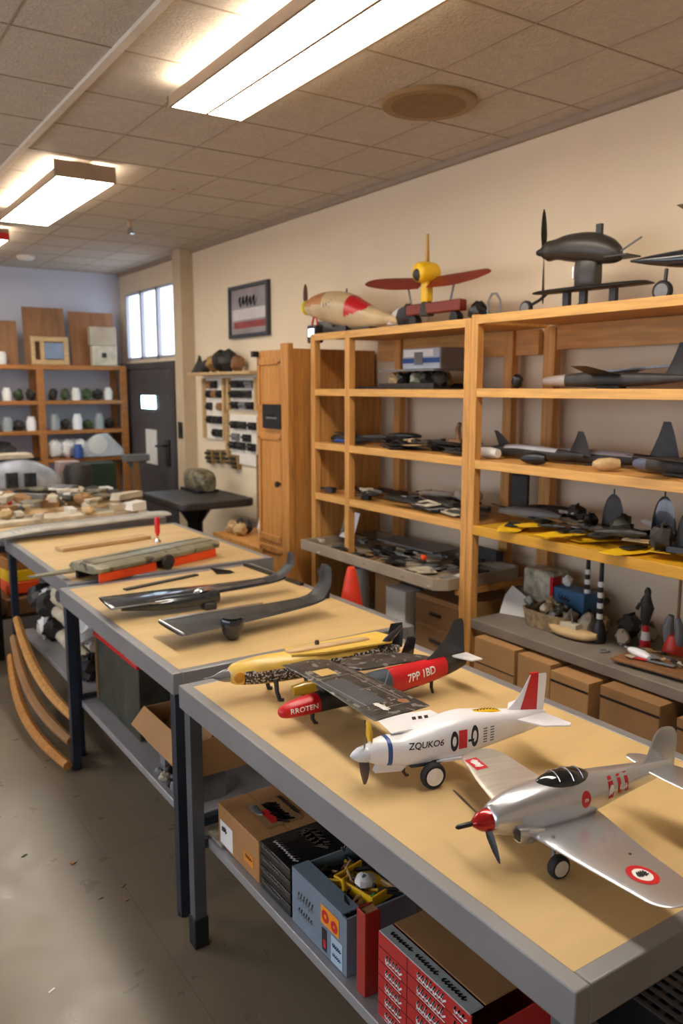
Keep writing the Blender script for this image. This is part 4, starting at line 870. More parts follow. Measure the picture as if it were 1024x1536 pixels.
lb = thing('cabinet_box', 'black box cut off at the left edge of the photo in the aisle', 'box', (.78, 5.36, 0))
MB().bb(-.16, .12, -.2, .2, .03, .5).build('box_body', m_black, lb, bev=.005); MB().bb(-.16, .12, -.2, .2, 0, .03).build('plinth', m_rub, lb); MB().bb(-.01, .05, -.21, -.2, .3, .34).build('handle', m_greyp, lb)

# ------------------------------------------------------------------ back shelves
bsu = thing('shelving_unit', 'orange wooden shelving along the back wall under the boards', 'shelves', (1.6, 8.78, 0))
for x in (-1.3, -.4, .47, 1.32): MB().bb(x-.035, x+.035, -.18, -.14, 0, 1.95).build('post', m_orange, bsu, bev=.003)
for x in (-1.3, -.4, .47, 1.32): MB().bb(x-.03, x+.03, .15, .19, 0, 1.95).build('back_post', m_orange, bsu)
for z in (1.965, 1.61, 1.31, 1.02, .4): MB().bb(-1.33, 1.35, -.175, .19, z-.045 if z > 1.9 else z-.04, z).build('shelf', m_orange, bsu, bev=.003)
def panel(label, x0, x1, z1, m, y=8.72, tilt=-.10):
    single('board', MB().bb(-(x1-x0)/2, (x1-x0)/2, -.01, .01, 0, z1-1.97), m, label, 'board', ((x0+x1)/2, y, 1.9675), rot=(tilt, 0, 0))
panel('brown board leaning on the back shelves at the left photo edge', 1.45, 1.9, 2.40, m_ply)
panel('tall brown board in the middle on top of the back shelves', 1.965, 2.37, 2.545, m_ply)
panel('brown board nearest the corner on top of the back shelves', 2.42, 2.88, 2.52, mat('plywood_warm', (146, 98, 58), .6, var=.18, scale=3, stretch=(6, 6, 1)))
fpz = thing('picture_frame', 'small pale wooden frame leaning on the middle brown board', 'frame', (2.2, 8.66, 1.9675), rot=(-.06, 0, 0))
MB().bb(-.19, -.15, -.012, .012, 0, .28).bb(.13, .18, -.012, .012, 0, .28).bb(-.15, .13, -.012, .012, .23, .28).bb(-.15, .13, -.012, .012, 0, .05).bb(-.1, -.06, -.012, .012, .05, .23).build('frame', m_tan, fpz, bev=.003)
MB().bb(-.06, .13, -.004, .004, .06, .22).build('picture', mat('pic_blue', (130, 146, 168), .4, var=.2, scale=4), fpz)
wbx = carton('carton', 'pale carton in front of the brown board nearest the corner', 'box', 2.60, 2.86, 8.60, 8.67, 1.967, 2.17, m_beige, seam=None)
wb2 = carton('carton', 'upper pale carton stacked before the brown board nearest the corner', 'box', 2.58, 2.86, 8.60, 8.67, 2.172, 2.36, mat('carton_pale', (176, 160, 136), .7, var=.08), seam=None)
MB().bb(-.03, .02, -.036, -.0355, .08, .13).build('print', m_dark, wbx)
single('white_jar', MB().lathe([(0, 0), (.05, 0), (.05, .1), (.035, .12), (0, .12)]), m_white, 'white jar at the left edge on top of the back shelves', 'jar', (1.72, 8.65, 1.9675))
def jar(r, h): return MB().lathe([(0, 0), (r, 0), (r*1.02, h*.7), (r*.75, h*.85), (r*.75, h), (0, h)], n=14)
m_grn = mat('plant_green', (70, 86, 52), .7, var=.4, scale=30)
for i in range(13):
    x = 1.42+.113*i; q = random.Random(600+i)
    if abs(x-2.07) < .05: continue
    if i % 3 == 0: single('jar', jar(.045, .13), m_white, 'white jar standing on the upper back shelf', 'jar', (x, 8.68, 1.6115), 0, 'white jars on the upper back shelf')
    else: single('plant_clump', lump(.055, 300+i, 1.0).jitter(.012, q), [m_grn, m_dark][i % 2], 'dark or green bushy clump on the upper back shelf', 'clump', (x, 8.68+.02*(i % 2), 1.6115), i, 'clumps on the upper back shelf')
for i in range(13):
    x = 1.40+.115*i; q = random.Random(640+i)
    if abs(x-2.07) < .05: continue
    if i % 2: single('tub', jar(.05, .16 if x > 2.07 else .14), [m_whitep, mat('tub_grey', (150, 158, 160), .4)][(i//2) % 2], 'white or grey tub standing on the middle back shelf', 'tub', (x, 8.67, 1.3115), 0, 'tubs on the middle back shelf')
    else: single('plant_clump', lump(.055, 330+i, .9).jitter(.01, q), [m_dark, m_grn][(i//2) % 2], 'dark or green clump between tubs on the middle back shelf', 'clump', (x, 8.70, 1.3115), i, 'clumps on the middle back shelf')
mh = thing('white_casing', 'white triangular casing with a dark round hole on the low back shelf', 'casing', (2.66, 8.64, 1.0215))
MB().prism([(-.22, 0), (.24, 0), (.22, .08), (.06, .245), (-.04, .235), (-.2, .12)], (-.06, .12), 'y').build('body', mat('casing_grey', (196, 200, 204), .5, var=.1), mh, bev=.01)
MB().lathe([(.0, -.066), (.075, -.066), (.08, -.06), (0, -.058)], (-.05, 0, .13), 'y', 24).build('hole', m_black, mh)
MB().lathe([(.078, -.068), (.1, -.066), (.1, -.06), (.078, -.06)], (-.05, 0, .13), 'y', 24).build('hole_ring', m_white, mh)
for i in range(5): single('white_bag', lump(.085, 350+i, 1.1, 12, 8).jitter(.01), [m_paper, mat('bag_grey', (186, 188, 194), .6)][i % 2], 'crumpled white bag on the low back shelf', 'bag', (2.20+.065*i, 8.70+.03*(i % 2), 1.0215), i, 'white bags on the low back shelf')
single('blue_pot', jar(.05, .14), m_blue, 'blue pot among the white bags on the low back shelf', 'pot', (2.40, 8.57+.0, 1.0215))
single('dark_clump', lump(.1, 77, .9).jitter(.012), m_dark, 'dark clump at the left on the low back shelf', 'clump', (1.72, 8.68, 1.0215))
# ------------------------------------------------------------------ on the right wall
pf = thing('framed_picture', 'framed grey picture with a red stripe hanging on the right wall', 'picture', (XW-.001, 5.915, 2.135))
MB().bb(-.035, 0, -.335, -.305, 0, .41).bb(-.035, 0, .305, .335, 0, .41).bb(-.035, 0, -.305, .305, 0, .03).bb(-.035, 0, -.305, .305, .38, .41).build('frame', mat('frame_dark', (50, 54, 60), .4, var=.06), pf, bev=.004)
MB().bb(-.018, 0, -.305, .305, .03, .38).build('print', mat('print_greyish', (150, 140, 140), .3, var=.2, scale=3), pf)
MB().bb(-.0185, -.018, -.29, .29, .14, .225).build('print_band', mat('print_pale', (204, 198, 196), .3, var=.05), pf)
MB().bb(-.019, -.018, -.28, .26, .075, .125).build('print_band', mat('print_red', (150, 60, 58), .35, var=.2, scale=12), pf, 'dull red band')
s2 = scrib2(.30, .07, 5, .016, 401); MB().add([(-.0195, .02-a, .285+b) for a, b, _ in s2.v], s2.f).build('print_lettering', mat('print_ink', (92, 90, 94), .4), pf)
# wall organiser
og = thing('wall_organizer', 'pale wall rack with small black fittings between the door and the oak cabinet', 'wall rack', (XW-.001, 6.25, 0))
m_panel = mat('panel_cream', (236, 230, 216), .6, var=.04)
MB().bb(-.16, 0, -.60, .60, 1.845, 1.87).build('top_ledge', m_tan, og, bev=.003)
for y0, y1, z0, z1 in ((.12, .50, 1.30, 1.82), (-.46, .0, 1.56, 1.82), (-.50, .04, 1.12, 1.52)):
    MB().bb(-.02, 0, y0, y1, z0, z1).build('backboard', m_panel, og)
    for ya in (y0-.03, y1): MB().bb(-.05, 0, ya, ya+.03, z0, z1).build('side_strip', m_tan, og)
k = 0
for z in (1.36, 1.47, 1.585, 1.69, 1.77):
    for y in (.2, .3, .41):
        k += 1
        if k % 5 == 3: continue
        single('fitting', MB().bb(-.03, 0, -.04, .035, -.035, .03).bb(-.045, -.03, -.02, .02, -.02, .01), [m_black, m_dark, m_black, m_card2][k % 4], 'small dark fitting hung on the left panel of the wall rack', 'fitting', (XW-.0225, 6.25+y, z), 0, 'fittings on the left panel of the wall rack', bev=.004)
for z, ys in ((1.77, (-.1, -.24, -.36)), (1.69, (-.08, -.2, -.32)), (1.60, (-.1, -.25, -.38)), (1.44, (-.08, -.22, -.4)), (1.34, (-.1, -.3)), (1.27, (-.05, -.2, -.38))):
    for y in ys:
        k += 1; single('fitting', MB().bb(-.03, 0, -.055, .05, -.03, .03).tube([(-.03, -.03, 0), (-.06, 0, .01), (-.03, .04, 0)], .01, 6), [m_black, m_dark, m_black, m_greyp, m_black][k % 5], 'small dark fitting hung on the right panels of the wall rack', 'fitting', (XW-.0225, 6.25+y, z), 0, 'fittings on the right panels of the wall rack')
for k, (y, z) in enumerate(((6.68, 1.14), (6.50, 1.15), (6.33, 1.16), (6.18, 1.13))):
    t = thing('wall_tool', ['leftmost brass and black tool hung below the wall rack', 'second brass and black tool from the left below the wall rack', 'third brass and black tool from the left below the wall rack', 'rightmost brass and black tool hung below the wall rack'][k], 'tool', (XW-.001, y, z), 0, 'brass and black tools below the wall rack')
    MB().bb(-.04, 0, -.06, .06, -.06, .06).build('plate', mat('brass_old', (150, 124, 74), .4, .3, var=.2), t, bev=.004); MB().bb(-.06, -.04, -.045, .045, -.02, .0).bb(-.06, -.04, -.03, .05, .02, .04).bb(-.055, -.04, -.05, .0, -.05, -.035).build('jaws', m_dark, t)
for i, (y, mm, s) in enumerate(((6.72, m_dark, .075), (6.58, m_dark, .05), (6.42, mat('ochre', (160, 120, 60), .5, var=.2), .07), (6.27, m_dark, .085), (6.12, m_dark, .085), (5.98, m_ply, .06))):
    mb = MB().lathe([(0, 0), (s, 0), (s*.7, s*.6), (s*.25, s*1.3), (s*.12, s*1.9), (0, s*1.9)], n=7).jitter(.006, random.Random(i)) if i == 0 else lump(s, 500+i, 1.0).jitter(.01, random.Random(i))
    single('rack_object', mb, mm, ['dark peaked object at the left end on the wall rack ledge', 'small dark lump next to the peaked object on the wall rack', 'ochre lump in the middle of the wall rack ledge', 'big dark lump right of the ochre one on the wall rack', 'second big dark lump on the wall rack ledge', 'brown lump at the right end of the wall rack ledge'][i], 'object', (XW-.09, y, 1.8715))
# dark table with the olive case
dt = thing('table', 'dark thick-topped table in front of the wall rack', 'table', (2.6, 5.95, 0))
MB().prism([(-.32, -.34), (-.28, -.38), (.25, -.38), (.29, -.34), (.29, .42), (.25, .46), (-.28, .46), (-.32, .42)], (.845, .905)).build('tabletop', mat('table_dark', (50, 46, 44), .5, var=.15), dt, bev=.012)
MB().lathe([(.0, 0), (.2, 0), (.2, .03), (.07, .06), (.06, .7), (.16, .846), (0, .846)], (-.05, .0, 0), n=20).build('pedestal', m_black, dt)
hc = thing('case', 'olive mottled rounded case on the back of the dark table', 'case', (2.72, 6.24, .9065))
MB().fuse([(-.16, 0, .075, .06, .06, 3), (-.1, 0, .09, .09, .088, 3.4), (.12, 0, .085, .09, .084, 3.4), (.2, 0, .06, .05, .05, 2.6)], 3, 20).xf(Matrix.Rotation(-pi/2, 4, 'Z')).build('shell', mat('olive_mottle', (112, 104, 80), .5, var=.5, scale=20), hc); MB().bb(-.095, .095, -.18, .18, 0, .02).build('base', m_black, hc, bev=.004)
# low wooden bench beside the cabinet
lw = thing('low_bench', 'low wooden bench with compartments left of the oak cabinet', 'bench', (2.78, 5.14, 0))
MB().bb(-.26, .25, -.50, .42, .64, .68).build('top', m_pine, lw, bev=.003)
MB().bb(-.26, -.23, -.50, .42, .52, .57).build('front_rail', m_pine, lw, bev=.003)
for y in (-.45, 0, .37): MB().bb(-.26, -.2, y-.04, y+.04, 0, .64).build('leg', m_card2, lw); MB().bb(.19, .25, y-.04, y+.04, 0, .64).build('leg', m_card2, lw)
MB().bb(-.24, .24, -.48, .40, .25, .28).build('lower_shelf', m_ply, lw)
for k in range(2): single('drawer_box', MB().bb(-.18, .18, -.16, .16, 0, .2), m_ply, ['brown wooden box at the near end under the low wooden bench', 'brown wooden box at the far end under the low wooden bench'][k], 'box', (2.77, 4.92+.40*k, .2815), bev=.004)
single('white_bottle', MB().lathe([(0, 0), (.045, 0), (.045, .14), (.03, .17), (.022, .2), (0, .2)]), m_white, 'white bottle on the low bench beside the oak cabinet', 'bottle', (2.62, 4.86, .6815))
single('white_bag', lump(.11, 61, .8, 12, 8).jitter(.01), m_paper, 'crumpled white bag on the low wooden bench', 'bag', (2.74, 5.05, .6815))
for i in range(4): single('scrap_lump', lump(.05, 520+i, .9).jitter(.008), [m_tan, m_dark][i % 2], 'tan or dark lump on the low wooden bench', 'scrap', (2.62+.09*(i % 2), 5.30+.06*i, .6815), i, 'lumps on the low wooden bench')
for k in range(4): single('brown_block', MB().bb(-.07, .07, -.07, .07, 0, .139), m_ply, ['lowest brown block of the stack left of the oak cabinet', 'second brown block up in the stack left of the oak cabinet', 'third brown block up in the stack left of the oak cabinet', 'topmost brown block of the stack left of the oak cabinet'][k], 'block', (XW-.1, 5.47, .6815+.1405*k), 0, bev=.006)

# ------------------------------------------------------------------ on top of the shelves
TZ = 2.0485
bn = thing('name_badge', 'small black gadget with a lit face at the left end of the shelf top', 'gadget', (2.56, 4.16, 2.0015))
MB().bb(-.03, .03, -.05, .04, 0, .1).build('case', m_black, bn, bev=.008)
MB().bb(-.034, -.03, -.04, .02, .035, .08).build('screen', emit('screen_white', (220, 230, 250), 1.2), bn)
MB().tube([(0, -.03, .1), (0, -.02, .14), (0, .01, .15), (0, .03, .1)], .006, 8).build('handle', m_red, bn)
cp = thing('model_airplane', 'cream model plane with a red band and brown propeller on the shelf top', 'model plane', (2.74, 4.1, TZ), R(90))
m_cream = mat('cream_shell', (202, 176, 132), .4, var=.12, scale=8)
def cmf(c): return 1 if -.26 < c.x < -.09 - 0*c.z and c.z > .10-.2*(c.x+.1) else (2 if c.x > .15 and c.z > .19 else 0)
cf_ = MB().fuse([(.43, 0, .19, .03, .03, 2), (.40, 0, .19, .045, .048, 2), (.30, 0, .185, .065, .075, 2.2), (.12, 0, .165, .085, .10, 2.2), (-.05, 0, .135, .085, .10, 2.2), (-.2, 0, .10, .06, .075, 2.1), (-.38, 0, .07, .03, .035, 2), (-.5, 0, .055, .008, .015, 2)], 16, 48, matfn=cmf)
cf_.build('fuselage', [m_cream, m_red, m_orange], cp)
MB().lathe([(.034, .42), (.036, .45), (.03, .46), (.0, .462)], (0, 0, .19), 'x', 24).build('cowl', mat('cowl_steel', (130, 124, 112), .25, .7), cp); MB().lathe([(.037, .425), (.045, .43), (.045, .445), (.037, .45)], (0, 0, .19), 'x', 24).build('cowl_ring', mat('ring_yellow', (222, 206, 50), .4), cp, 'yellow ring')
turn(blade(.14, .03), 'X', 0, (.462, 0, .2)).build('propeller_blade', mat('prop_rust', (104, 58, 46), .4), cp)
MB().wing([(.21, .02, .04, 0, .01), (.27, .0, .012, 0, .006)], 2, 8, vertical=True).build('antenna', m_dark, cp)
s2 = scrib2(.09, .06, 3, .005, 410); mark('marking', s2, cf_, frame((.08, .2, .19), (-1, 0, 0), (0, 0, 1)), m_deck, cp); 
MB().bb(-.08, .16, -.055, .055, .0, .05).jitter(.008).build('cradle', m_black, cp); MB().bb(-.3, -.05, -.05, .05, 0, .03).jitter(.006).build('cradle', m_dark, cp, 'dark rear cradle'); MB().bb(.1, .24, -.04, .04, .02, .09).jitter(.008).build('cradle_block', m_black, cp)
for i, (y, s, m) in enumerate(((3.66, .05, m_white), (3.57, .06, m_dark), (3.47, .05, m_white))): single('rack_object', lump(s, 530+i, 1.1).jitter(.012, random.Random(i)), m, ['white lump right of the cream plane tail on the shelf top', 'dark lump between two white ones on the shelf top', 'white lump nearest the red-winged model on the shelf top'][i], 'object', (2.78, y, TZ))
ag = thing('model_airplane', 'yellow and dark red winged model with an upright mast on the shelf top', 'model plane', (2.74, 3.33, TZ), 0)
MB().lathe([(.04, .06), (.036, .1), (.03, .12), (.026, .13), (0, .131)], (0, .03, 0), n=14).build('pedestal', m_dark, ag)
MB().bb(-.022, .022, .004, .056, .125, .235).build('body', m_yel, ag, bev=.008)
MB().fuse([(-.07, .03, .275, .03, .03, 2), (-.05, .03, .275, .05, .05, 2.2), (.03, .03, .275, .052, .052, 2.4), (.06, .03, .275, .04, .04, 2.2)], 4, 24).build('cowl', m_yel, ag); MB().ball((-.05, .03, .262), (.035, .034, .034), 14, 10).build('engine', m_dark, ag)
MB().prism([(.0, .0), (.02, .0), (.012, .15), (.006, .15)], (.022, .038), 'y').xf(Matrix.Translation((-.01, 0, .315))).build('mast', mat('mast_ochre', (186, 140, 50), .4), ag)
m_dred = mat('dark_red_wood', (122, 40, 26), .4, var=.12, scale=10)
MB().wing([(.0, .045, .09, 0, .016), (.2, .05, .1, .008, .016), (.38, .045, .08, .02, .012), (.46, .03, .05, .026, .008), (.49, .01, .015, .028, .004)], 4, 12).xf(Matrix.Translation((0, .06, .225)) @ Matrix.Rotation(R(3), 4, 'X') @ Matrix.Rotation(R(-42), 4, 'Y')).build('wing', m_dred, ag)
MB().wing([(.0, .045, .09, 0, .016), (-.2, .05, .1, .008, .016), (-.36, .045, .08, .02, .012), (-.42, .03, .05, .026, .008), (-.45, .01, .015, .028, .004)], 4, 12).xf(Matrix.Translation((0, .0, .225)) @ Matrix.Rotation(R(3), 4, 'X') @ Matrix.Rotation(R(-42), 4, 'Y')).build('wing', m_dred, ag)
MB().box((0, -.04, .095), (.05, .42, .055), (0, 0, 0)).build('lower_beam', m_dred, ag, bev=.006)
for y in (-.17, .17): MB().tube([(0, y*.9, .12), (0, y*1.1, .225)], .005, 8).build('strut', m_greyp, ag)
for y in (-.2, .12): MB().lathe([(0, -.02), (.03, -.02), (.036, 0), (.03, .02), (0, .02)], (0, y, .036), 'x', 18).build('wheel', m_black, ag)
for y in (-.2, .12): MB().bb(-.012, .012, y-.012, y+.012, .06, .075).build('axle_block', m_dark, ag)
single('rack_object', lump(.05, 540, 1.0).jitter(.012), m_black, 'dark lump with a red top right of the red-winged model', 'object', (2.78, 3.02, TZ)); 
for i, (y, h) in enumerate(((2.93, .13), (2.99, .05))):
    single('wire_stand', MB().tube([(0, -.03, 0), (0, -.03, h*.75), (0, -.01, h), (0, .012, h), (0, .03, h*.75), (0, .03, 0)], .006, 8).tube([(0, -.03, .006), (0, .03, .006)], .006, 8), m_greyp, ['tall bent wire loop standing on the shelf top', 'short bent wire loop beside the tall one on the shelf top'][i], 'wire loop', (2.8, y, TZ+.006), .4)
TR = 2.0585
bp = thing('model_airplane', 'black model with tall two-bladed propeller and long lower wing on the shelf top', 'model plane', (2.74, 2.325, TR), R(96))
m_bkb = mat('black_brown_shell', (58, 52, 46), .35, .1, var=.15, scale=8)
MB().fuse([(.202, 0, .258, .036, .036, 2), (.198, 0, .258, .042, .042, 2), (.16, 0, .26, .044, .042, 2.2), (.09, 0, .258, .055, .055, 2.2), (-.02, 0, .245, .058, .062, 2.2), (-.1, 0, .225, .045, .05, 2.2), (-.14, 0, .21, .02, .03, 2)], 5, 28).build('fuselage', m_bkb, bp)
MB().lathe([(.0, .262), (.010, .26), (.016, .245), (.016, .225), (.03, .222), (.034, .21), (.034, .2)], (0, 0, .258), 'x', 16).build('spinner', m_black, bp)
turn(blade(.175, .03), 'X', R(-3), (.225, 0, .258)).build('propeller_blade', m_black, bp); turn(blade(.215, .03), 'X', R(179), (.225, 0, .258)).build('propeller_blade', m_black, bp)
MB().fuse([(-.05, 0, .15, .02, .07, 3), (-.03, 0, .15, .034, .07, 3), (.03, 0, .15, .036, .07, 3), (.055, 0, .15, .02, .07, 3)], 3, 18).build('pylon', m_bkb, bp)
MB().lathe([(0, 0), (.012, .002), (.012, .05), (0, .052)], (.068, -.0, .13), n=10).build('valve', m_chrome, bp)
MB().bb(-.055, -.03, -.008, .008, .29, .335).build('rudder', m_black, bp); MB().tube([(-.135, 0, .215), (-.23, 0, .26)], .004, 6).build('tail_rod', m_greyp, bp); MB().bb(-.2, -.1, -.05, .05, .193, .199).build('tailplane', m_bkb, bp)
MB().wing([(-.25, .04, .07, .085, .03), (-.2, .05, .095, .085, .06), (.0, .055, .11, .085, .07), (.24, .05, .1, .085, .06), (.285, .03, .05, .085, .02)], 3, 12).xf(Matrix.Rotation(pi/2, 4, 'Z')).build('lower_wing', m_black, bp)
for x in (-.12, .02, .1): MB().bb(x-.014, x+.014, -.012, .012, 0, .085).build('support', m_black, bp)
MB().tube([(.03, 0, .03), (.07, .0, .012), (.1, 0, .03)], .008, 8).build('skid', m_dark, bp)
wheel('wheel', bp, (.31, 0, .032), .032, .024, m_greyp)
MB().tube([(.31, 0, .032), (.24, 0, .06), (.2, 0, .085)], .007, 8).build('wheel_strut', m_black, bp)
b2p = thing('model_airplane', 'black sharp-nosed model with one wheel at the right photo edge on the shelf top', 'model plane', (2.74, 1.80, TR), R(96))
MB().fuse([(.30, 0, .165, .004, .004, 2), (.2, 0, .158, .02, .02, 2), (.05, 0, .15, .035, .035, 2), (-.2, 0, .15, .035, .04, 2), (-.4, 0, .16, .012, .02, 2)], 4, 24).build('fuselage', m_carbon, b2p)
wheel('wheel', b2p, (.145, .03, .039), .039, .024, m_greyp); wheel('wheel', b2p, (-.2, .03, .039), .039, .024, m_greyp)
for x in (.145, -.2): MB().tube([(x, .018, .039), (x, .01, .12)], .007, 8).build('wheel_strut', m_black, b2p)
MB().wing([(.12, -.1, .14, 0, .01), (.29, -.14, .08, 0, .008)], 3, 10, vertical=True).build('tail_fin', m_carbon, b2p)
MB().wing([(-.20, .06, .05, .315, .008), (0, .08, .06, .315, .01), (.12, .06, .05, .315, .008)], 3, 10).build('upper_wing', mat('prop_rust', (104, 58, 46)), b2p); MB().tube([(-.02, 0, .17), (.05, 0, .315)], .006, 8).build('wing_strut', m_black, b2p)

# ------------------------------------------------------------------ second row (1.735)
tk = thing('parts_bin', 'clear bin of brown scrap on the second shelf of the left unit', 'bin', (2.78, 3.43, 1.737))
MB().bb(-.12, .12, -.23, .23, 0, .01).bb(-.12, -.115, -.23, .23, .01, .03).bb(.115, .12, -.23, .23, .01, .03).build('pan', m_dark, tk)
for i in range(14):
    q = random.Random(700+i); single('scrap_lump', lump(.04, 600+i, .9).jitter(.012, q), [m_dark, m_olive, m_tan, m_dark, m_black][i % 5], 'dark or brown scrap lump in the bin under the white and blue box', 'scrap', (2.73+.05*(i % 3), 3.24+.03*i, 1.7485), i, 'scrap lumps in the bin')
single('plastic_sheet', MB().bb(-.12, .12, -.23, .23, 0, .008), m_greyp, 'grey lid lying over the bin of brown scrap', 'lid', (2.78, 3.43, 1.83))
wbb = thing('kit_box', 'white box with a blue stripe on top of the scrap bin', 'box', (2.78, 3.34, 1.84))
MB().bb(-.09, .09, -.15, .15, 0, .105).build('box_body', mat('box_paleblue', (176, 182, 190), .5, var=.08), wbb, bev=.004); MB().bb(-.0915, -.09, -.15, .15, .03, .055).build('stripe', m_blue, wbb, 'blue stripe'); MB().bb(-.0915, -.09, -.1, .14, .062, .098).build('print_panel', m_paper, wbb); MB().bb(-.093, -.0915, -.02, .05, .02, .085).build('print', m_greyp, wbb); MB().bb(-.0905, .0905, -.16, -.15, 0, .105).build('end_flap', m_greyp, wbb)
for i in range(4): single('small_part', MB().bb(-.02, .02, -.05, .05, 0, .012).jitter(.004), m_dark, 'small dark part lying left of the scrap bin', 'part', (2.7, 3.72+.08*i-.03, 1.737), i*.5, 'small parts left of the scrap bin')
single('black_ball', lump(.028, 9, 1.1), m_black, 'small black knob beside the double post on the second shelf', 'knob', (2.72, 2.685, 1.742))
def dark_plane(label, loc, rz, L, fin=.1, nose=None, m=m_carbon2, wing=True, tilt=.035, fins=1, cat='model plane', stripe=False):
    t = thing('model_airplane', label, cat, loc, rz)
    MB().fuse([(.5*L, 0, .03, .012, .014, 2), (.42*L, 0, .032, .022, .022, 2.4), (.2*L, 0, .036, .032, .03, 2.6), (0, 0, .036, .034, .03, 2.6), (-.25*L, 0, .036, .024, .024, 2.4), (-.5*L, 0, .04, .006, .01, 2)], 4, 20, matfn=(lambda c: (1 if c.x > .33*L else 0) if not stripe else (1 if (c.z > .048 and -.25*L < c.x < .30*L) else 0)) if nose else None).build('fuselage', [m, nose] if nose else m, t)
    if wing:
        for sg in (1, -1): MB().wing([(0, .08, .14, .05, .016), (sg*.12, .06, .11, .05+tilt*.5, .012), (sg*.24, .03, .07, .05+tilt, .008)], 3, 10).build('wing', m, t)
    MB().wing([(.04, -.34*L, .13, 0, .02), (.04+fin*.6, -.40*L, .07, 0, .014), (.04+fin, -.43*L, .03, 0, .01)], 3, 10, vertical=True).build('tail_fin', m, t)
    if fins > 1: MB().wing([(.04, .42*L, .1, 0, .02), (.04+fin*.5, .46*L, .06, 0, .014), (.04+fin*.8, .49*L, .025, 0, .01)], 3, 10, vertical=True).build('front_fin', m, t)
    MB().bb(-.05, .05, -.03, .03, 0, .012).build('underside_block', m_dark, t, bev=.003)
    return t
d1 = dark_plane('dark model plane with pale nose tip on the shelf below the black propeller model', (2.72, 2.17, 1.742), R(97), .64, .13, mat('nose_silver', (160, 150, 142), .4, .3))
MB().box((-.05, -.05, .075), (.42, .06, .008), (0, R(4), R(4))).build('long_strip', m_carbon, d1)
# ------------------------------------------------------------------ third row (1.43)
dark_plane('dark drone with a white-topped hull nearest the double post, third shelf', (2.72, 2.56, 1.427), R(86), .58, .10, mat('hull_white', (196, 196, 200), .3), wing=False, fins=2, stripe=True)
dark_plane('dark drone with a tall shark fin in the middle of the third shelf', (2.76, 2.24, 1.427), R(98), .62, .15, mat('hull_white2', (182, 182, 188), .3), wing=False, stripe=True)
dark_plane('dark drone with blue-marked nose at the right photo edge, third shelf', (2.66, 1.80, 1.427), R(82), .44, .08, mat('nose_navy', (84, 90, 110), .4, var=.3), wing=True)
for i, (x, y, z, l, m, nm) in enumerate(((2.68, 2.76, 0, .07, m_white, 'white'), (2.62, 2.42, 0, .05, m_black, 'black'), (2.66, 2.08, 0, .05, m_tan, 'tan'))): single('motor', MB().lathe([(0, -l), (.02, -l), (.026, -l*.3), (.022, l*.6), (.012, l), (0, l)], (0, 0, .026), 'y', 14), m, nm+' motor pod lying before the drones on the third shelf', 'motor', (x-.06, y, 1.427), i*.5)
def part_kind(k):
    mb = MB(); q = random.Random(900+k)
    if k == 0: mb.prism([(-.16, -.03), (.16, -.02), (.17, .01), (.05, .035), (-.16, .04)], (0, .012))
    elif k == 1: mb.fuse([(-.13, 0, .018, .006, .008, 2), (-.05, 0, .02, .024, .018, 2.4), (.06, 0, .02, .022, .018, 2.4), (.13, 0, .018, .005, .006, 2)], 3, 12)
    elif k == 2: mb.tube([(-.14, 0, .008), (-.04, .012, .01), (.06, -.01, .014), (.15, 0, .008)], .008, 6).bb(-.03, .03, -.02, .02, 0, .022)
    elif k == 3: mb.bb(-.06, .06, -.045, .045, 0, .006).tube([(-.05, -.03, .006), (0, 0, .02), (.05, .03, .006)], .006, 6)
    elif k == 4: mb.bb(-.03, .03, -.022, .022, 0, .03).tube([(.03, 0, .02), (.09, .0, .018)], .007, 6)
    else: mb.prism([(-.1, -.05), (.1, -.04), (.08, .05), (-.09, .045)], (0, .004))
    return mb.jitter(.0025, q)
KINDS = [part_kind(k) for k in range(6)]
MESHES = {}
def strew(n, x0, x1, y0, y1, z, mats, label, group, seed, kinds=(0, 1, 2, 3, 4, 5), lift=.006, sc=(.6, 1.0), name='model_part', cat='model part'):
    q = random.Random(seed)
    for i in range(n):
        k = q.choice(kinds); m = mats[i % len(mats)]; key = (k, m.name)
        if key not in MESHES: MESHES[key] = KINDS[k].mesh('part_mesh', m)
        o = bpy.data.objects.new(name, MESHES[key]); COL.objects.link(o)
        s_ = q.uniform(*sc); o.scale = (s_, s_, s_)
        u = (i+.5)/n
        o.location = (q.uniform(x0, x1), y0+(y1-y0)*min(1, max(0, u+q.uniform(-.08, .08))), z+lift*(i % 4)); o.rotation_euler = (q.uniform(-.05, .05), q.uniform(-.05, .05), q.uniform(-.5, .5)+pi/2)
        tag(o, label, cat, group)
DM = [m_dark, m_carbon2, m_black, m_carbon]
strew(34, 2.56, 2.8, 2.92, 3.68, 1.432, DM+[m_tan], 'dark or tan model part piled on the third shelf of the left unit', 'parts on the third shelf, left unit', 1, lift=.012)
strew(6, 2.56, 2.7, 3.80, 4.0, 1.432, DM+[m_blue], 'dark model part in the narrow left bay, third shelf', 'parts in the narrow bay, third shelf', 2)
sl = [('long_plate', 'navy plate sticking out of the narrow left bay on the third shelf', (2.64, 3.88), m_navy, .15), ('long_plate', 'black plate on top of the parts left of centre, third shelf', (2.64, 3.46), m_black, .17), ('long_plate', 'black plate on top of the parts near the double post, third shelf', (2.64, 3.06), m_carbon2, .14)]
for nm, lab, (x, y), m, L in sl: single(nm, MB().wing([(-L, .03, .06, .0, .03), (0, .04, .09, .01, .03), (L, .03, .05, .018, .02)], 3, 10), m, lab, 'plate', (x, y, 1.468), .1)
single('bent_bracket', MB().tube([(0, 0, 0), (0, .01, .06), (0, -.005, .09)], [.014, .014, .01], 8).bb(-.03, .03, -.04, .04, 0, .01), m_ply, 'upright brown bracket on the parts near the double post', 'bracket', (2.66, 3.0, 1.487))
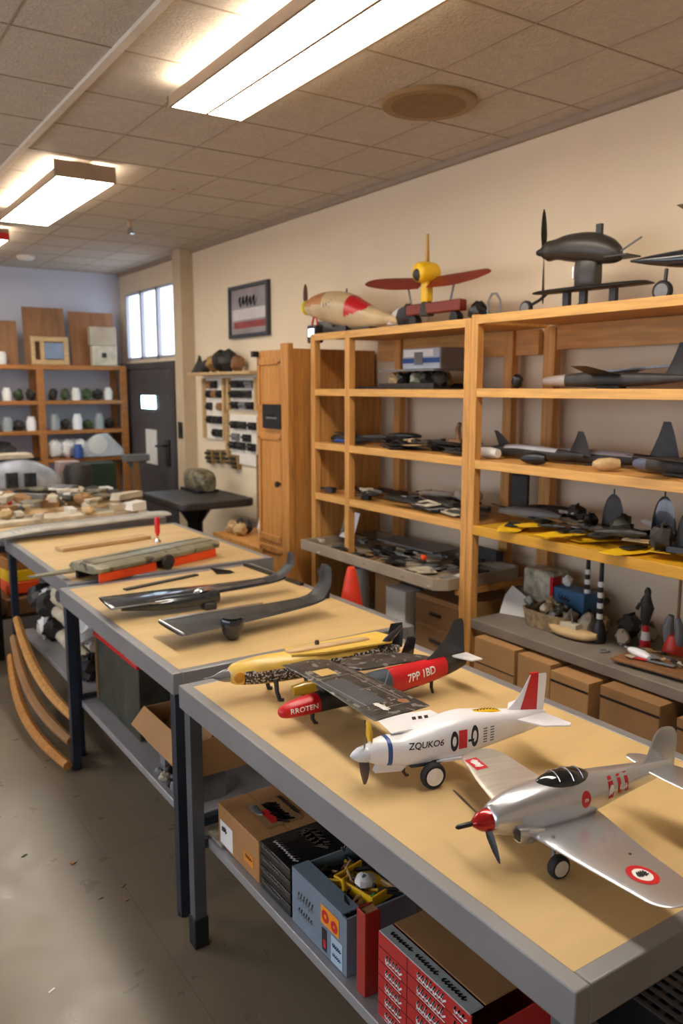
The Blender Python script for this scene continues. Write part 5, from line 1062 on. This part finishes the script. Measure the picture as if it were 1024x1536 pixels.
# fourth row (1.135)
strew(36, 2.56, 2.85, 2.84, 3.68, 1.137, DM+[m_greyp, m_beige], 'dark or grey model part strewn on the fourth shelf of the left unit', 'parts on the fourth shelf, left unit', 3, lift=.012)
strew(6, 2.56, 2.75, 3.80, 4.02, 1.137, DM+[m_orange], 'dark model part in the narrow left bay, fourth shelf', 'parts in the narrow bay, fourth shelf', 4)
for lab, y, L, m in (('long black wing lying at the left of the fourth shelf', 3.52, .17, m_black), ('long black wing lying at the right of the fourth shelf', 3.12, .19, m_carbon2)): single('model_wing', MB().wing([(-L, .03, .06, .0, .03), (0, .04, .10, .006, .03), (L, .03, .06, .01, .02)], 3, 10), m, lab, 'model wing', (2.68, y, 1.176), -.12)
single('white_dome', MB().ball((0, 0, .0), (.06, .09, .035), 16, 8), m_beige, 'pale domed piece behind the black wing on the fourth shelf', 'dome', (2.84, 3.12, 1.20))
# tray contents
for i in range(22):
    q = random.Random(1000+i); x = 2.46+.09*(i % 5); y = 2.90+.235*(i//5)+q.uniform(-.03, .03); m = [m_beige, m_greyp, m_white, m_dark, m_card2, m_carbon2][i % 6]
    single('scrap_sheet', MB().prism([(-.07, -.06), (.06, -.07), (.07, .05), (-.05, .07)], (0, .004)).bb(-.04, .03, -.03, .03, .004, .016).jitter(.003, q), m, 'grey or pale scrap sheet lying in the wide grey tray', 'scrap', (x, y, .8285+.005*(i % 4)), q.uniform(0, 3), 'scrap sheets in the wide grey tray')
strew(24, 2.45, 2.9, 2.88, 3.98, .853, [m_dark, m_greyp, m_beige, m_black], 'small dark or grey part lying in the wide grey tray', 'parts in the wide grey tray', 6, sc=(.4, .8))
single('metal_sheet', MB().prism([(-.25, -.1), (.25, -.08), (.24, .08), (-.25, .1)], (0, .008)), m_greyp, 'grey panel lying across the back of the wide grey tray', 'panel', (2.80, 3.5, .885), pi/2+.05)
single('scrap_triangle', MB().prism([(-.12, 0), (.14, -.02), (.04, .05), (-.1, .03)], (0, .05)), m_black, 'black triangular piece at the right back of the wide grey tray', 'flap', (2.86, 3.0, .894), pi/2)
single('bottle_cap', lump(.018, 15, .8), m_orangep, 'small orange-red cap in the middle of the wide grey tray', 'cap', (2.60, 3.18, .878))
fcd = thing('folded_card', 'white folded card standing in the narrow bay above the wide grey tray', 'card', (2.62, 3.92, .876))
MB().add([(0, -.07, 0), (0, .07, 0), (.05, .07, .15), (.05, -.07, .15), (.003, -.07, 0), (.003, .07, 0), (.053, .07, .15), (.053, -.07, .15)], [(0, 1, 2, 3), (7, 6, 5, 4), (0, 3, 7, 4), (1, 5, 6, 2), (3, 2, 6, 7), (0, 4, 5, 1)]).build('sheet', m_paper, fcd); MB().add([(-.001, .065, .01), (-.001, .0, .07), (.046, .065, .145)], [(0, 1, 2)]).build('print', m_greyp, fcd); MB().bb(.05, .1, -.07, .07, 0, .004).build('foot', m_paper, fcd)

# ------------------------------------------------------------------ yellow shelf
YZ = 1.1355
for i in range(9):
    q = random.Random(1100+i)
    t = thing('yellow_wing', 'flat yellow model wing lying among black parts on the yellow shelf', 'model wing', (2.60+.10*(i % 3), 2.56-.105*i, YZ+.001+.018*(i % 2)), q.uniform(-.6, .6)+pi/2, 'yellow wings on the yellow shelf')
    MB().wing([(-.15, .04, .08, .004, .008), (0, .06, .12, .004, .012), (.15, .04, .08, .004, .008)], 3, 10).build('panel', m_yel, t); MB().bb(-.02, .03, -.05, .05, .011, .016).build('black_patch', m_black, t)
strew(30, 2.53, 2.86, 1.70, 2.66, YZ+.036, DM+[m_tan, m_white], 'black or pale model part strewn over the yellow wings', 'parts on the yellow shelf', 8, sc=(.45, .85))
def fin_obj(label, x, y, h, m, z=YZ+.03):
    t = thing('upright_fin', label, 'model tail', (x, y, z), R(100))
    MB().wing([(.01, .05, .11, 0, .05), (h*.5, .045, .09, 0, .05), (h*.85, .03, .06, 0, .035), (h, .01, .02, 0, .01)], 3, 12, vertical=True).build('fin', m, t); MB().bb(-.06, .06, -.045, .045, 0, .02).jitter(.003).build('base', m_black, t); MB().tube([(.0, 0, h*.98), (.0, 0, h+.022)], .003, 6).build('pin', m_black, t)
fin_obj('black upright tail fin in the middle of the yellow shelf', 2.76, 2.16, .15, m_carbon2); fin_obj('black upright tail fin right of the middle one on the yellow shelf', 2.74, 1.91, .17, m_carbon); fin_obj('black upright tail fin at the right photo edge of the yellow shelf', 2.62, 1.72, .15, m_carbon2)
for i, (x, y, s, lab) in enumerate(((2.64, 2.02, .05, 'dark crumpled engine block in front of the two upright fins'), (2.58, 1.80, .05, 'dark engine block at the front right of the yellow shelf'), (2.84, 2.42, .04, 'small dark block at the back of the yellow shelf'), (2.72, 2.24, .035, 'small dark block left of the middle upright fin'))): single('engine_block', lump(s, 700+i, .9).jitter(.01, random.Random(i)), m_dark, lab, 'engine part', (x, y, YZ+.03))
for i, (x, y, lab) in enumerate(((2.84, 2.55, 'grey fuselage shell lying at the left back of the yellow shelf'), (2.70, 2.56, 'grey fuselage shell lying at the left front of the yellow shelf'))): single('fuselage_shell', MB().fuse([(-.15, 0, .024, .008, .01, 2), (-.06, 0, .026, .03, .024, 2.4), (.08, 0, .026, .028, .022, 2.4), (.16, 0, .022, .006, .01, 2)], 3, 16), m_carbon2 if i == 0 else m_greyp, lab, 'model part', (x, y, YZ+.03), pi/2+.25)
single('leaning_offcut', MB().bb(-.01, .01, -.05, .05, 0, .19), m_dark, 'dark rounded panel leaning at the back left of the yellow shelf', 'panel', (2.93, 2.90-.05+.0, 1.137), .2, bev=.008)

# ------------------------------------------------------------------ grey bench shelf (.70)
BZ = .7025
pg = thing('wrapped_package', 'pale patterned package with a red edge at the left end of the grey bench shelf', 'package', (2.86, 2.60, BZ), .1)
MB().bb(-.06, .06, -.085, .085, 0, .21).build('wrapping', mat('package_print', (186, 182, 158), .5, var=.35, scale=22), pg, bev=.012); MB().bb(-.062, .0, -.087, -.07, .01, .19).build('side_stripe', m_red, pg, 'red edge'); MB().bb(-.0625, -.06, -.04, .08, .03, .06).build('print_band', m_red, pg)
single('white_sheet', MB().prism([(-.09, 0), (.08, .0), (.075, .09), (.05, .14), (-.08, .07)], (0, .004), 'x'), m_paper, 'white card leaning against the patterned package', 'card', (2.70, 2.63, BZ), rot=(0, .5, .35))
blx = thing('blue_box', 'blue box behind the basket of scraps on the grey bench shelf', 'box', (2.86, 2.44, BZ+.0), -.08)
MB().bb(-.05, .05, -.12, .1, 0, .15).build('box_body', mat('box_blue', (58, 104, 142), .5, var=.08), blx, bev=.004); s2 = scrib2(.07, .03, 4, .003, 420); MB().add([(-.051, -a, .11+b) for a, b, _ in s2.v], s2.f).build('print', m_deck, blx)
single('pale_lump', lump(.025, 20, 1), m_white, 'small pale lump on top of the blue box', 'object', (2.86, 2.47, BZ+.1515))
bsk = thing('scrap_basket', 'low woven basket heaped with grey and tan scraps on the grey bench shelf', 'basket', (2.70, 2.42, BZ))
MB().rings([[(.075*math.copysign(abs(cos(a))**.6, cos(a))*s_, .13*math.copysign(abs(sin(a))**.6, sin(a))*s_, z) for a in [2*pi*k/28 for k in range(28)]] for s_, z in ((.85, 0), (1, .075), (.94, .075), (.8, .012))]).build('bowl', mat('basket_cane', (150, 128, 96), .7, var=.3, scale=40), bsk)
for i in range(16): q = random.Random(1200+i); single('scrap_lump', lump(.024, 720+i, .8).jitter(.006, q), [m_beige, m_dark, m_greyp, m_tan][i % 4], 'grey or tan scrap heaped in the woven basket', 'scrap', (2.70+q.uniform(-.045, .045), 2.42+q.uniform(-.09, .09), BZ+.014+.024*(i//4)), i, 'scraps in the woven basket')
for i, (x, y, s, m, lab) in enumerate(((2.74, 2.25, .045, m_beige, 'knobbly pale lump right of the woven basket'), (2.80, 2.22, .04, m_tan, 'tan lump behind the pale one beside the woven basket'), (2.86, 2.12, .05, m_dark, 'dark mossy lump behind the poles on the grey bench shelf'), (2.84, 2.02, .045, m_olive, 'olive lump right of the dark mossy one'), (2.76, 2.08, .03, m_beige, 'small pale lump in front of the dark mossy one'))): single('driftwood', lump(s, 760+i, 1.0).jitter(s*.2, random.Random(i)), m, lab, 'lump', (x, y, BZ))
single('bent_branch', MB().tube([(0, 0, .0), (0, -.01, .07), (.01, -.04, .12), (.0, -.07, .14)], [.016, .012, .01, .014], 8), m_dark, 'bent dark branch standing behind the woven basket', 'branch', (2.84, 2.30, BZ))
brd = thing('toy_boat', 'tan wooden boat-shaped tray with a small rig on the grey bench shelf', 'boat', (2.66, 2.26, BZ), pi/2+.1)
MB().fuse([(-.12, 0, .03, .01, .012, 2), (-.07, 0, .022, .04, .02, 2.4), (.05, 0, .022, .045, .02, 2.4), (.12, 0, .032, .008, .012, 2)], 3, 18).build('hull', m_tan, brd); MB().bb(-.03, .05, -.02, .02, .04, .06).build('cabin', m_beige, brd); MB().tube([(0, 0, .055), (.01, 0, .12), (.05, 0, .055)], .005, 6).build('rig', m_greyp, brd)
for i, (x, y, top_) in enumerate(((2.84, 2.34, 1.088), (2.70, 2.155, 1.088))):
    t = thing('banded_pole', ['thin black and white banded pole behind the toy boat', 'black and white banded pole with a black bulb foot right of the toy boat'][i], 'pole', (x, y, BZ))
    hh = top_-BZ
    MB().lathe([(.008, 0), (.012, .1), (.01, hh*.6), (.007, hh), (0, hh)], n=12).build('pole', m_black, t)
    for k in range(4): MB().lathe([(.0125, .1+.045*k), (.0135, .105+.045*k), (.013, .118+.045*k), (.012, .122+.045*k)], n=12).build('band', m_white, t, 'white band')
    MB().lathe([(0, 0), (.028, 0), (.03, .03), (.024, .07), (.012, .1), (0, .1)], n=18).build('foot', m_black, t)
fg = thing('figurine', 'slim dark figurine with red-white-red foot on the grey bench shelf', 'figurine', (2.78, 1.99, BZ+.0))
MB().lathe([(0, 0), (.024, 0), (.02, .04), (0, .04)], n=16).build('foot', m_red, fg); MB().lathe([(.019, .04), (.015, .075), (0, .075)], n=16).build('white_band', m_white, fg); MB().lathe([(.015, .075), (.013, .1), (0, .1)], n=16).build('red_band', m_red, fg)
MB().tube([(0, 0, .1), (0, .004, .13), (0, -.003, .17), (0, .006, .2), (0, 0, .225), (0, 0, .24), (0, 0, .255)], [.012, .02, .026, .022, .012, .014, .006], 10).tube([(0, .0, .19), (-.01, .03, .18), (0, .045, .16)], .008, 8).build('statuette', m_dark, fg)
f2 = thing('figurine', 'grey figurine on a red cone with a tall rod on the bench shelf', 'figurine', (2.80, 1.875, BZ))
MB().lathe([(0, 0), (.045, 0), (.04, .03), (.022, .085), (0, .09)], n=16).build('red_cone', mat('cone_orange', (224, 60, 34)), f2); MB().tube([(0, .02, .05), (0, .03, .11), (0, .018, .16)], [.02, .022, .012], 10).tube([(0, -.02, .05), (0, -.025, .10), (0, -.012, .155)], [.02, .02, .01], 10).build('grey_body', m_greyp, f2); MB().tube([(.02, 0, .0), (.02, 0, .385)], .006, 8).build('rod', m_ply, f2)
single('ring', MB().tube([(.018*cos(2*pi*k/16), .018*sin(2*pi*k/16), .004) for k in range(17)], .003, 6), m_greyp, 'small grey ring lying at the front of the grey bench shelf', 'ring', (2.62, 2.06, BZ))
pb = thing('parts_board', 'flat board covered in small parts at the right of the grey bench shelf', 'board', (2.66, 1.84, BZ+.0), .1)
MB().bb(-.12, .1, -.17, .13, .012, .022).build('board', m_ply, pb, bev=.002); MB().bb(-.1, .08, -.15, .11, 0, .012).build('feet', m_dark, pb)
single('white_slipper', MB().fuse([(-.06, 0, .014, .01, .008, 2), (-.02, 0, .016, .022, .014, 2.4), (.04, 0, .014, .018, .012, 2.2), (.06, 0, .012, .006, .006, 2)], 3, 14), m_whitep, 'white shoe-shaped piece on the flat parts board', 'part', (2.62, 1.92-.02, BZ+.0235), 1.3)
strew(18, 2.56, 2.74, 1.70, 1.95, BZ+.024, [m_dark, m_red, m_beige, m_carbon2, m_tan, m_greyp], 'small dark, red or pale part on the flat parts board', 'parts on the flat board', 11, sc=(.25, .45), lift=.004)
# ------------------------------------------------------------------ cartons below
BS = .422
def cart2(label, y0, y1, z1, x0=2.55, m=m_card, two=False, tape=True):
    t = carton('carton', label, 'box', x0, 2.95, y0, y1, BS, z1, m, seam=None)
    l = (y1-y0)/2; h = z1-BS; w = (2.95-x0)/2
    if two: MB().bb(-w-.001, -w+.0005, -l, l, h*.49, h*.51).build('gap', m_tape, t)
    if tape: MB().bb(-w-.0012, -w, -l, l, h*.80, h*.84).build('edge_shadow_strip', m_tape, t, 'dark tape edge'); None  # black tape along the carton's upper front edge
    return t
cart2('leftmost brown carton in two tiers under the grey bench shelf', 2.385, 2.63, .645, x0=2.45, two=True, tape=False)
cart2('second brown carton from the left under the grey bench shelf', 2.185, 2.365, .64, x0=2.45, tape=False)
cart2('third brown carton with a dark tape edge under the grey bench shelf', 1.975, 2.165, .63, x0=2.43)
cart2('rightmost brown carton with black tape under the grey bench shelf', 1.665, 1.92, .645, x0=2.43, m=m_card2)
cart2('brown carton at the right photo edge under the grey bench shelf', 1.42, 1.61, .62, x0=2.45, m=m_card2)
cart2('brown carton behind the white box under the wide grey tray', 3.38, 3.60, .73, x0=2.60, tape=False)
carton('white_carton', 'white box with a dark printed top under the wide grey tray', 'box', 2.50, 2.72, 3.20, 3.365, BS, .72, m_white, seam=mat('dirty_tape', (96, 92, 86), .6, var=.3))
single('white_canister', MB().lathe([(0, 0), (.07, 0), (.07, .26), (.05, .3), (0, .3)]), m_white, 'white canister beside the orange cone on the left unit base', 'canister', (2.62, 3.80, BS))
dbx = thing('drawer_box', 'brown box with two drawers beside the double post under the wide grey tray', 'drawers', (2.70, 3.0, BS))
MB().bb(-.15, .2, -.165, .18, 0, .30).build('carcass', m_card, dbx, bev=.004)
for k in range(2): o = MB().bb(-.158, -.15, -.15, .165, .02+.135*k, .14+.135*k).build('drawer', m_card2, dbx, bev=.003); MB().bb(-.166, -.158, -.03, .05, .075+.135*k, .09+.135*k).build('pull', m_dark, o)
# ------------------------------------------------------------------ litter on the floor
for nm, lab, x, y, d_, m, r_ in (('paper_scrap', 'tiny white paper scrap on the floor near the bottom left', .485, 2.275, (.022, .005, .0012), m_paper, .5), ('wood_chip', 'orange wood chip on the floor nearest the bench legs', .83, 2.66, (.026, .004, .002), m_orange, .7), ('wood_chip', 'short orange chip beside the longer one on the floor', .81, 2.57, (.014, .005, .002), m_orange, .1), ('dirt_clump', 'dark clump of dirt in the middle of the aisle floor', .72, 2.90, (.018, .016, .004), m_card2, .4), ('dirt_chip', 'flat grey chip on the aisle floor left of the dirt clump', .58, 3.05, (.022, .007, .002), m_dark, .5), ('dirt_chip', 'dark sliver on the floor left of the orange chips', .74, 2.63, (.018, .003, .0015), m_dark, .2)):
    single(nm, MB().bb(-d_[0]/2, d_[0]/2, -d_[1]/2, d_[1]/2, 0, d_[2]).jitter(.0006), m, lab, 'litter', (x, y, .0008), r_)
# ------------------------------------------------------------------ camera, world, view
cam = bpy.data.cameras.new('camera'); co = bpy.data.objects.new('camera', cam); COL.objects.link(co)
cam.sensor_width = 36; cam.lens = 1231/1536*36
co.location = (0, 0, 1.75)
co.rotation_euler = (R(90)-math.atan(188/1231), 0, -math.atan2(822, 1245))
cam.dof.use_dof = True; cam.dof.focus_distance = 1.85; cam.dof.aperture_fstop = 4.0
cam.clip_start = .05
SC.camera = co
w = bpy.data.worlds.new('world'); SC.world = w; w.use_nodes = True
w.node_tree.nodes['Background'].inputs['Color'].default_value = (.6, .75, 1, 1)
w.node_tree.nodes['Background'].inputs['Strength'].default_value = .6
SC.view_settings.view_transform = 'Standard'; SC.view_settings.look = 'None'
SC.view_settings.exposure = 1.12; SC.view_settings.gamma = 1; SC.view_settings.use_curve_mapping = False
